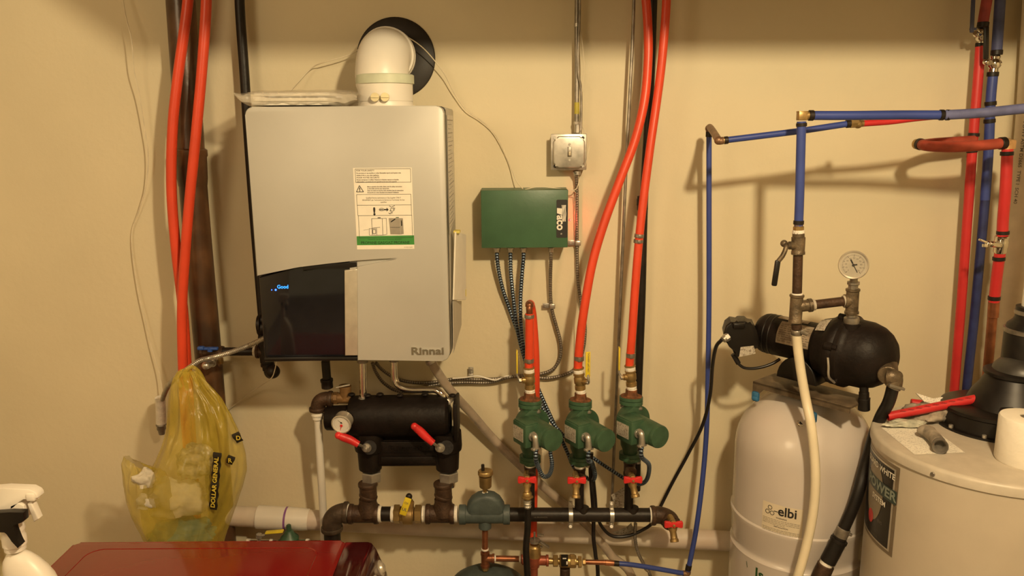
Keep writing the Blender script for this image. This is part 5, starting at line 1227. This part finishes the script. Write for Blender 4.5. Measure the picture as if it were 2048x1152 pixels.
# ------------------------------------------------------------------ water heater
HX, HY, HR, HZ = 1.0505, -.5535, .2455, 1.068
t = thing('water_heater', V((HX, HY, 0)), 'large beige cylindrical water heater at the lower right with black label', 'water heater')
prof = [(0, HR-.03), (.03, HR-.03), (.03, HR-.006), (.10, HR-.004), (HZ-.022, HR-.004)]
G().lathe(V((HX, HY, 0)), Z, prof, 96).build('jacket', heatm, t)
G().lathe(V((HX, HY, HZ-.024)), Z, [(0, HR-.002), (.0015, HR), (.017, HR), (.0215, HR-.002), (.0238, HR-.006), (.024, HR-.010), (.024, 0)], 96).build('top_cap', mat('heater_top', (.50, .45, .37), .42, vary=.04), t)
g = G(); q = CAM+ray(1867, 945)*1; 
def hsurf(px_, py_, r):
    r0 = ray(px_, py_); o = CAM; a = r0.x**2+r0.y**2; b = 2*((o.x-HX)*r0.x+(o.y-HY)*r0.y); c = (o.x-HX)**2+(o.y-HY)**2-r*r
    D_ = max(0, b*b-4*a*c); return o+r0*((-b-math.sqrt(D_))/(2*a))
q = hsurf(1866, 948, HR); nv = (q-V((HX, HY, q.z))).normalized(); g.cyl(q-nv*.002, q+nv*.003, .0045, 12); g.build('screw', steeld, t)
# label on the jacket
qr = hsurf(1801, 937, HR-.004); qb_ = hsurf(1788, 1118, HR-.004)
ar = math.atan2(qr.x-HX, -(qr.y-HY)); zl1 = qr.z; zl0 = qb_.z
RL = HR-.0035; wl = .165; hl = zl1-zl0
def hm(e): 
    return lambda a, b: V((HX+(RL+e)*math.sin(ar-(wl-a)/RL), HY-(RL+e)*math.cos(ar-(wl-a)/RL), zl0+b))
f = hm(0)
def hgrid(g, a0, b0, a1, b1, f): g.grid(lambda u, v: f(a0+(a1-a0)*u, b0+(b1-b0)*v), 18, 2)
g = G(); hgrid(g, 0, 0, wl, hl, f); lb = g.build('label_border', mat('bronze_label_border', (.24, .19, .13), .35, .3), t)
f = hm(.0006); g = G(); hgrid(g, .008, .008, wl-.010, hl-.008, f); g.build('label_rim', silverw, lb)
f = hm(.0010); g = G(); hgrid(g, .012, .012, wl-.015, hl-.012, f); g.build('label_panel', mat('label_black', (.016, .014, .012), .3), lb)
f = hm(.0016); g = G()
sh = []
for k in range(24):
    a = 2*PI*k/24; sh.append(f(.080+.040*math.cos(a), hl*.60+.060*math.sin(a)*(1 if math.sin(a) > 0 else 1.3)))
def cdisc(g, f, cx_, cy_, rx_, ry_):
    g.grid(lambda u, v: f(cx_+rx_*v*math.cos(2*PI*u), cy_+ry_*v*math.sin(2*PI*u)*(1 if u < .5 else 1.25)), 28, 6)
cdisc(g, f, .080, hl*.60, .040, .060); g.build('label_emblem', mat('emblem_tan', (.22, .18, .12), .4), lb)
f = hm(.0022); g = G()
g.text('GUARD WHITE', lambda a, b: f(.092+a, hl*.845+b), .0185, 'CENTER', bold=.02); g.build('label_lettering', paper, lb)
g = G(); g.text('SYSTEM', lambda a, b: f(.104+a, hl*.49+b), .017, 'CENTER', bold=.02); g.build('label_lettering', paper, lb)
g = G(); f3 = hm(.0019); hgrid(g, .030, hl*.585, wl-.001, hl*.735, f3); g.build('label_stripe', mat('stripe_green', (.035, .055, .050), .4), lb)
f = hm(.0025); g = G(); g.text('POWER', lambda a, b: f(.104+a, hl*.618+b), .030, 'CENTER', bold=.03, xs=1.15); g.build('stripe_lettering', mat('pale_teal', (.22, .26, .22), .5), lb)
f = hm(.0020); g = G(); cdisc(g, f, .074, hl*.27, .014, .014); g.build('round_badge', mat('badge_red', (.50, .03, .03), .4), lb)
f = hm(.0024); g = G(); g.text('BVS', lambda a, b: f(.118+a, hl*.27+b), .011, 'CENTER'); g.text('30 - 40 - 50', lambda a, b: f(.10+a, hl*.09+b), .006, 'CENTER'); g.build('label_small_print', inkg, lb)
# printed sheets glued on top
g = G(); zt_ = HZ+.0006
g.add([PZ(1762, 855, zt_), PZ(1829, 909, zt_), PZ(1930, 905, zt_), PZ(1866, 858, zt_)], [[0, 1, 2, 3]])
sh_ = g.build('instruction_sheet', paperp, t)
# power vent blower
BX, BY = 1.104, -.463
t = thing('vent_blower', V((BX, BY, HZ)), 'black moulded draft blower housing bolted on top of the water heater', 'blower')
g = G(); g.lathe(V((BX, BY, HZ)), Z, [(0, .1225), (.005, .1225), (.006, .112), (.036, .108), (.039, .112), (.046, .112), (.049, .105), (.050, .0)], 64); g.build('base', blkp, t)
g = G(); g.lathe(V((BX+.036, BY, HZ+.044)), Z, [(-.0, .096), (.030, .084), (.050, .070), (.068, .061), (.074, .058), (.077, .064), (.084, .064), (.087, .058)], 56)
g.box(V((BX-.020, BY-.080, HZ+.058)), (.032, .024, .022), .005); g.build('housing', rubber, t)
G().lathe(V((BX+.050, BY, HZ+.128)), Z, [(0, .060), (.010, .058), (.022, .048), (.032, .032), (.036, .0)], 48).build('dome', mat('grey_black_plastic', (.04, .037, .033), .4, vary=.2), t)
for k in range(8):
    a = -2.9+k*.32; q = V((BX+.117*math.cos(a), BY+.117*math.sin(a), HZ+.005))
    if k % 2 == 0: G().cyl(q, q+Z*.007, .0048, 12).build('screw', steel, t)
ccx = P(2062, 690, .45); vy = -.45
cz0 = P(2060, 752, .45).z; cz1 = P(2060, 664, .45).z
t = thing('vent_coupling', V((ccx.x, vy, cz0)), 'black rubber coupling with metal bands joining white pipe to the blower', 'coupling')
g = G(); g.lathe(V((ccx.x, vy, cz0)), Z, [(0, .056), (cz1-cz0, .056), (cz1-cz0+.016, .052), (cz1-cz0+.026, .042), (cz1-cz0+.033, .0385), (cz1-cz0+.058, .0385), (cz1-cz0+.059, .031)], 40); g.build('sleeve', rubber, t)
g = G(); g.lathe(V((ccx.x, vy, cz1-.002)), Z, [(0, .056), (.001, .0582), (.0095, .0582), (.0105, .056)], 40); g.lathe(V((ccx.x, vy, cz1+.040)), Z, [(0, .0385), (.001, .0407), (.009, .0407), (.010, .0385)], 40); g.build('metal_band', steeld, t)
t = thing('vent_pipe', V((ccx.x, vy, cz1+.05)), 'white plastic vent pipe rising from the black coupling at the right edge', 'pipe')
G().cyl(V((ccx.x, vy, cz1+.045)), V((ccx.x, vy, 2.4)), .028, 32).build('pipe_barrel', pvcw, t)
# things lying on the heater
t = thing('red_tube_offcut', PZ(1860, 825, HZ), 'long bright red plastic tube offcut lying across the water heater top', 'tube')
a = PZ(1775, 833, HZ+.018); b = PZ(1970, 794, HZ+.066)
dd = (b-a).normalized(); g = G(); g.lathe(a, dd, [(.03, .0075), (0, .0075), (0, .0102), ((b-a).length, .0102)], 24)
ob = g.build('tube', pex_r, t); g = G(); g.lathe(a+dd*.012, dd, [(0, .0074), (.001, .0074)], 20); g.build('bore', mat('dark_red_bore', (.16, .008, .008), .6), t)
g = G(); up_ = V((-dd.z*.0, -.6, .8)); up_ = (up_-dd*up_.dot(dd)).normalized(); rr_ = dd.cross(up_)*1
for k in range(9):
    c_ = a+dd*(.03+k*.0185)
    for s_ in range(3): 
        th = -.1+s_*.12; n_ = up_*math.cos(th)+rr_*math.sin(th); g.box(c_+n_*.01025+dd*(s_*.0035), (.006, .0020, .0003), basis=(dd, n_.cross(dd), n_))
g.build('printed_marks', mat('dark_red_ink', (.22, .01, .01), .5), t)
g = G(); a = PZ(1822, 806, HZ+.016); b = PZ(1866, 811, HZ+.014); g.cyl(a, b, .0105, 20)
tag(g.build('red_tube_stub', pex_r), 'short red tube stub behind the long red offcut on the heater', 'tube')
g = G(); q = [PZ(x_, y_, HZ+z_) for x_, y_, z_ in ((1832, 786, .060), (1866, 797, .050), (1884, 794, .050), (1900, 802, .040), (1880, 808, .040), (1857, 812, .035))]
g.prism(q, V((.001, .004, -.002)))
tag(g.build('paper_tag', paperp), 'pointed white speckled paper tag behind the long red tube offcut', 'tag')
def lump(name, c, ext, m, seed, label, cat, rot=0, parent=None):
    g = G(); c = V(c)
    def f(u, v):
        th = PI*v; ph = 2*PI*u; p = V((math.sin(th)*math.cos(ph), math.sin(th)*math.sin(ph), math.cos(th)))
        n_ = 1+.45*noise.noise(p*1.6+V((seed, 0, 0)))+.22*noise.noise(p*4+V((0, seed, 0)))
        q = V((p.x*ext[0], p.y*ext[1], p.z*ext[2]))*n_
        q = V((q.x*math.cos(rot)-q.y*math.sin(rot), q.x*math.sin(rot)+q.y*math.cos(rot), max(q.z, -ext[2]*.7)))
        return c+q
    g.grid(f, 36, 20); o = g.build(name, m, parent, ang=60)
    return tag(o, label, cat) if not parent else o
q = PZ(1873, 841, HZ); lump('work_glove', V((q.x, q.y, HZ+.017)), (.058, .036, .026), glove, 2, 'crumpled dusty brown work glove lying under the red tube offcut', 'glove', .1)
q = PZ(1812, 850, HZ+.005); lump('crumpled_wrapper', V((q.x, q.y, HZ+.009)), (.044, .013, .009), mat('pale_wrapper', (.42, .42, .34), .4, vary=.25, scale=40, bump=.6, bscale=60), 5, 'flattened pale wrapper below the open end of the red tube offcut', 'wrapper', .05)
q = PZ(1838, 826, HZ+.01); lump('cloth_rag', V((q.x, q.y, HZ+.013)), (.046, .018, .018), glove, 9, 'small brown rag behind the red tube offcut near the white tank', 'cloth', 0)
q = PZ(1893, 828, HZ+.01); lump('torn_box', V((q.x, q.y, HZ+.018)), (.028, .018, .018), mat('pale_card', (.50, .42, .30), .7, vary=.2, col2=(.35, .22, .15), mixscale=60), 12, 'torn pale cardboard scrap beside the black blower base', 'cardboard', .4)
t = thing('dusty_elbow', P(1880, 897, .3), 'dusty dark grey plastic elbow lying on the printed sheet atop the heater', 'pipe fitting')
zz_ = HZ+.016
pa = PZ(1853, 862, zz_); pb = PZ(1866, 872, zz_); pc_ = PZ(1878, 886, zz_); pd = PZ(1883, 900, zz_)
g = G(); g.tube([pa, pb, pc_], .0140, 20); g.ball(pa, .0155, sc_=(1.3, 1, .9)); g.build('barrel', glove, t)
g = G(); dd = (pd-pc_).normalized(); g.lathe(pc_-dd*.005, dd, [(0, .010), (.010, .0140), (.024, .0160), (.028, .0155), (.025, .0120), (.010, .008)], 24); g.build('open_socket', greypl, t)
# paper roll
t = thing('paper_roll', PZ(2048, 925, HZ), 'white toilet paper roll standing on the water heater at the right edge', 'paper roll')
rc_ = PZ(2049, 922, HZ)
g = G(); prof = [(.0, .046), (.0, .053), (.004, .055), (.091, .055), (.095, .053), (.096, .050), (.096, .018), (.04, .018)]
g.lathe(rc_, Z, prof, 56); g.build('tissue', tissue, t)
g = G(); g.lathe(rc_+Z*.03, Z, [(0, .0175), (.064, .0175), (.064, .0160), (0, .0160)], 28); g.build('core', mat('grey_card_core', (.20, .17, .13), .9), t)
# ------------------------------------------------------------------ washer in the foreground
WZ = .85
t = thing('washing_machine', V((-.65, -.95, 0)), 'glossy maroon washing machine, only its top seen at the bottom left', 'washing machine')
xa = -.972; xb = -.372; yb_ = -.572; yf = -1.23
g = G()
o = []
for k in range(7):
    a = PI/2*k/6; o.append(V((xa+.020-.020*math.sin(a) if 0 else xa+.020*(1-math.cos(a)), 0, 0)))
pts = rrect(lambda p, q: V((p, q, WZ)), xa, yf, xb+.001, yb_, .012)
g.prism(pts, V((0, 0, -.030)), .006)
g.build('lid_top', maroon, t)
g = G(); i_ = .050
def rl(g, x1_, y1_, x2_, y2_): 
    q1 = V((x1_, y1_, WZ)); q2 = V((x2_, y2_, WZ)); g.tube([q1, q2], .0028, 8)
ring_ = rrect(lambda p, q: V((p, q, WZ-.0022)), xa+i_, yf+.05, xb-.05, yb_-.030, .035, 8)
g.tube(ring_+[ring_[0]], .0030, 8, curve=False); g.build('top_bead', maroon, t)
g = G(); g.box(V(((xa+xb)/2, (yf+yb_)/2, .43)), (xb-xa-.004, yb_-yf-.004, .78), .01); g.box(V(((xa+xb)/2, (yf+yb_)/2, .03)), (.54, .60, .06), .01); g.build('cabinet', maroon, t)
prof = [(xb, WZ-.001), (xb+.050, WZ-.001), (xb+.058, WZ-.004), (xb+.068, WZ-.020), (xb+.088, WZ-.075), (xb+.096, WZ-.13), (xb+.098, .10), (xb, .10)]
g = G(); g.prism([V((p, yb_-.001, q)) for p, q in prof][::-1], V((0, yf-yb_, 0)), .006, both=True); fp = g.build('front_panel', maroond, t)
for yy in (-.60, -.66):
    g = G(); q = V((xb+.079, yy, WZ-.052)); nv = V((.94, 0, .34)); g.lathe(q, nv, [(0, .014), (.004, .013), (.008, .010), (.010, .0)], 24); g.lathe(q, nv, [(0, .018), (.002, .018), (.003, .015)], 24); g.build('chrome_knob', silverw, fp)

# ------------------------------------------------------------------ spray bottle
t = thing('spray_bottle', P(60, 1300, .95), 'white trigger spray bottle with black trigger standing at the far lower left', 'spray bottle')
DS_ = .96
def q_(x, y, d=DS_): return P(x, y, d)
cw = q_(30, 1100)
# body: swept ovals leaning with the photo outline
ys = [(1098, 26, 42), (1108, 14, 62), (1120, 8, 78), (1135, 8, 94), (1152, 12, 108), (1180, 16, 122), (1230, 18, 128), (1300, 18, 128), (1330, 18, 128)]
g = G(); n = 28; vs = []; fs = []
for (yy, xl, xr) in ys:
    l = q_(xl, yy); r = q_(xr, yy); c_ = (l+r)/2; hw = (r.x-l.x)/2
    for k in range(n):
        a = 2*PI*k/n; vs.append(V((c_.x+hw*math.copysign(abs(math.cos(a))**.8, math.cos(a)), c_.y+hw*.62*math.sin(a), max(c_.z, WZ+.002))))
for i in range(len(ys)-1):
    for k in range(n): fs.append([i*n+k, i*n+(k+1) % n, (i+1)*n+(k+1) % n, (i+1)*n+k])
fs.append(list(range(n))); fs.append([(len(ys)-1)*n+k for k in range(n)][::-1]); g.add(vs, fs)
g.build('bottle_body', white, t, ang=60)
g = G(); g.lathe(q_(31, 1098), q_(24, 1040)-q_(31, 1098), [(0, .0165), (.008, .0165), (.009, .0185), (.024, .0185), (.028, .0165), (.034, .0170), (.038, .0185), (.050, .0165)], 28); g.build('collar', white, t)
def slab(g, pts, th, bev, d0=DS_): 
    g.prism([P(a, b, d0+th/2) for a, b in pts], V((0, th, 0)), bev, both=True)
g = G(); slab(g, [(-30, 980), (8, 977), (58, 979), (70, 985), (74, 990), (75, 996), (68, 999), (60, 998), (46, 997), (40, 1004), (26, 1013), (18, 1022), (-30, 1031)], .020, .0012); slab(g, [(44, 1010), (47, 1012), (50, 1038), (40, 1042), (20, 1044), (20, 1012), (34, 1006)], .020, .0012)
g.build('sprayer_head', white, t)
g = G(); g.box(q_(67, 990, DS_+.002), (.015, .021, .014), .003); g.cyl(q_(70, 991, DS_), q_(77, 991, DS_), .0058, 16); g.build('nozzle', white, t)
g = G(); slab(g, [(54, 1008), (63, 1006), (77, 1038), (67, 1045)], .014, .002); g.build('nozzle_flap', white, t)
g = G(); slab(g, [(-30, 1028), (18, 1025), (47, 1025), (48, 1042), (42, 1046), (24, 1051), (26, 1062), (33, 1080), (41, 1091), (35, 1097), (22, 1083), (14, 1068), (9, 1064), (-30, 1064)], .014, .0010, DS_+.024); g.build('trigger', blkp, t)
t = thing('plastic_bottle', P(-8, 1300, .9), 'pale translucent bottle cut by the left frame edge behind the sprayer', 'bottle')
b0 = P(-14, 1200, .86); b0.z = WZ+.001
G().lathe(b0, Z, [(0, .028), (.004, .030), (.14, .030), (.165, .022), (.175, .012), (.19, .012)], 28).build('bottle_body', bagp, t)

# ------------------------------------------------------------------ yellow shopping bag
t = thing('shopping_bag', P(375, 745, .22), 'crumpled yellow plastic shopping bag full of rubbish hung on the steel conduit', 'bag')
BD = .262
prof = [  # y, xl, xr, depth half (m)
 (742, 358, 392, .008), (756, 346, 404, .012), (775, 341, 420, .020), (800, 338, 444, .030), (830, 337, 462, .042), (860, 335, 474, .052),
 (890, 326, 482, .062), (915, 316, 487, .070), (945, 300, 488, .076), (975, 290, 484, .078), (1005, 286, 474, .078), (1035, 290, 462, .076), (1065, 298, 452, .072), (1090, 306, 446, .066), (1120, 320, 440, .05), (1140, 340, 430, .02)]
def interp(tb, s):
    f_ = s*(len(tb)-1); i = min(len(tb)-2, int(f_)); k = f_-i; return [tb[i][j]*(1-k)+tb[i+1][j]*k for j in range(len(tb[0]))]
def bagf(u, v):
    yy, xl, xr, dp = interp(prof, v); a = 2*PI*u
    c_ = P((xl+xr)/2, yy, BD); hw = (xr-xl)/2*S((xl+xr)/2, yy, BD)
    rdg = 1-2*abs(noise.noise(V((math.cos(a)*3.2+v*1.5, math.sin(a)*3.2, v*3.0+4))))
    rdg2 = 1-2*abs(noise.noise(V((math.cos(a)*6, math.sin(a)*6+v*3, v*9))))
    fold = .30*noise.noise(V((math.cos(a)*1.8, math.sin(a)*1.8, v*5)))+.16*(rdg-.5)+.07*(rdg2-.5)
    k_ = .45+.75*min(1, v*3)
    cr_ = math.copysign(abs(math.cos(a))**.9, math.cos(a)); ed = abs(math.sin(a))**.5
    return V((c_.x+hw*cr_*(1+.10*fold)+.02*fold*k_*(1-ed), c_.y+math.sin(a)*(dp+.055*fold*k_)-.01*v, c_.z+.010*fold))
g = G(); g.grid(bagf, 150, 150); g.flat = True; bag = g.build('sack', bagm, t, ang=70)
# drooping second mouth at the left
lob = [(927, 250, 300, .008), (934, 246, 318, .022), (945, 246, 330, .032), (965, 249, 338, .040), (990, 255, 344, .046), (1015, 262, 348, .048), (1040, 272, 352, .046), (1065, 286, 354, .042), (1090, 298, 350, .034), (1115, 310, 345, .02)]
def lobf(u, v):
    yy, xl, xr, dp = interp(lob, v); a = 2*PI*u; c_ = P((xl+xr)/2, yy, BD+.035); hw = (xr-xl)/2*S(280, yy, BD)
    rdg = 1-2*abs(noise.noise(V((math.cos(a)*3+9, math.sin(a)*3, v*4))))
    n_ = .25*noise.noise(V((math.cos(a)*2, math.sin(a)*2, v*4+7)))+.22*(rdg-.5)
    sag = .020*(1-v)**3*math.cos(a)
    return V((c_.x+hw*math.cos(a)*(1+.12*n_), c_.y+math.sin(a)*(dp+.045*n_), c_.z+n_*.008-sag))
g = G(); g.grid(lobf, 70, 40); g.flat = True; g.build('drooping_side', bagm, t, ang=70)
for pts_ in ([(362, 775, .275), (355, 758, .27), (356, 748, .26), (366, 741, .245), (378, 742, .235), (388, 752, .26), (398, 775, .28)], [(374, 780, .25), (370, 755, .25), (372, 741, .252), (384, 734, .245), (398, 744, .235), (408, 762, .24), (416, 780, .25)]):
    g = G(); g.tube(pts_, .0052, 8); g.build('handle', bagm, t)
# printed bands
def bandat(g, x1_, y1_, x2_, y2_, w2, d_, mi=0):
    a = P(x1_, y1_, d_); b = P(x2_, y2_, d_); dd = (b-a).normalized(); nn = V((-dd.z, 0, dd.x))*w2
    def f(u, v):
        q = a.lerp(b, v)+nn*(u*2-1); L_ = (b-a).length*9
        return q+nn*(u*2-1)*.12*math.sin(v*26*L_)+V((0, -.0015*math.sin(v*17*L_), 0))
    g.grid(f, 2, 30, mi); return a, b, dd
g = G(); a, b, dd = bandat(g, 435, 905, 426, 1020, .0100, .352); bd = g.build('print_band', bagband, t)
nn = V((-dd.z, 0, dd.x))
if nn.x < 0: nn = -nn
g = G(); g.text('DOLLAR GENERAL', lambda p, q: b+dd*-1*(p+.008)+nn*-1*(q-.0045)+V((0, -.0035, 0)), .0145, bold=.03, xs=1.12); g.build('print_lettering', bagink, bd)
g = G(); bandat(g, 470, 866, 480, 884, .010, .290); bd2 = g.build('print_patch', bagband, t)
g = G(); bandat(g, 464, 912, 458, 928, .009, .325); bd2 = g.build('print_patch', bagband, t)
g = G(); 
for (x_, y_, s_) in ((456, 925, 'R'), (472, 880, 'D')):
    o_ = P(x_, y_, .330 if s_ == 'R' else .295); g.text(s_, lambda p, q: o_+V((p, 0, q)), .016, bold=.03)
g.build('print_lettering', bagink, bd2)
# contents
def crumple(name, c, ext, m, seed, label, cat, rot=0): return lump(name, c, ext, m, seed, label, cat, rot)
crumple('crumpled_paper', P(348, 1000, .275), (.072, .040, .055), mat('cream_paper_towel', (.74, .68, .48), .8, bump=.6, bscale=40), 21, 'large wad of cream paper filling the middle of the yellow bag', 'paper', .2)
crumple('crumpled_paper', P(291, 960, .325), (.024, .014, .026), mat('cream_white_paper', (.62, .57, .46), .7, bump=.8, bscale=50), 31, 'white crumpled scrap showing in the drooping left mouth of the bag', 'paper', .5)
crumple('crumpled_paper', P(298, 1004, .325), (.028, .016, .020), mat('whitish_paper', (.55, .51, .42), .6, bump=.8, bscale=50), 35, 'lower crumpled white scrap in the drooping left side of the bag', 'paper', .1)
crumple('teal_packaging', P(366, 1066, .275), (.080, .045, .040), teal, 41, 'dark teal packaging showing through the bottom of the yellow bag', 'packaging', 0)
crumple('plastic_wrap', P(392, 925, .275), (.044, .035, .050), mat('greyish_wrap', (.36, .32, .20), .25, vary=.3, scale=50, bump=.9, bscale=40), 51, 'shiny greyish plastic wrap in the upper middle of the bag', 'wrapping', .3)

# ------------------------------------------------------------------ repeats share a group
GR = {'circulator_pump': 'green circulator pumps in a row', 'heating_pipe': 'orange heating tubes', 'drain_valve': 'red handled drain valves', 'armoured_cable': 'armoured cables from the control boxes', 'pump_tee': 'iron tees under the pumps', 'pipe_clamp': 'clamps on the black manifold', 'cable_strap': 'straps holding cables to the wall', 'thermostat_wire': 'thin white wires on the wall', 'pipe_tee': 'iron tees in the low manifold', 'crumpled_paper': 'rubbish in the yellow bag', 'boiler_hose': 'chrome pipes under the boiler', 'ball_valve': 'brass valves over the pumps'}
for o in C.objects:
    k = o.name.split('.')[0]
    if o.parent is None and k in GR and not (k == 'ball_valve' and 'manifold' in o['label']): o['group'] = GR[k]
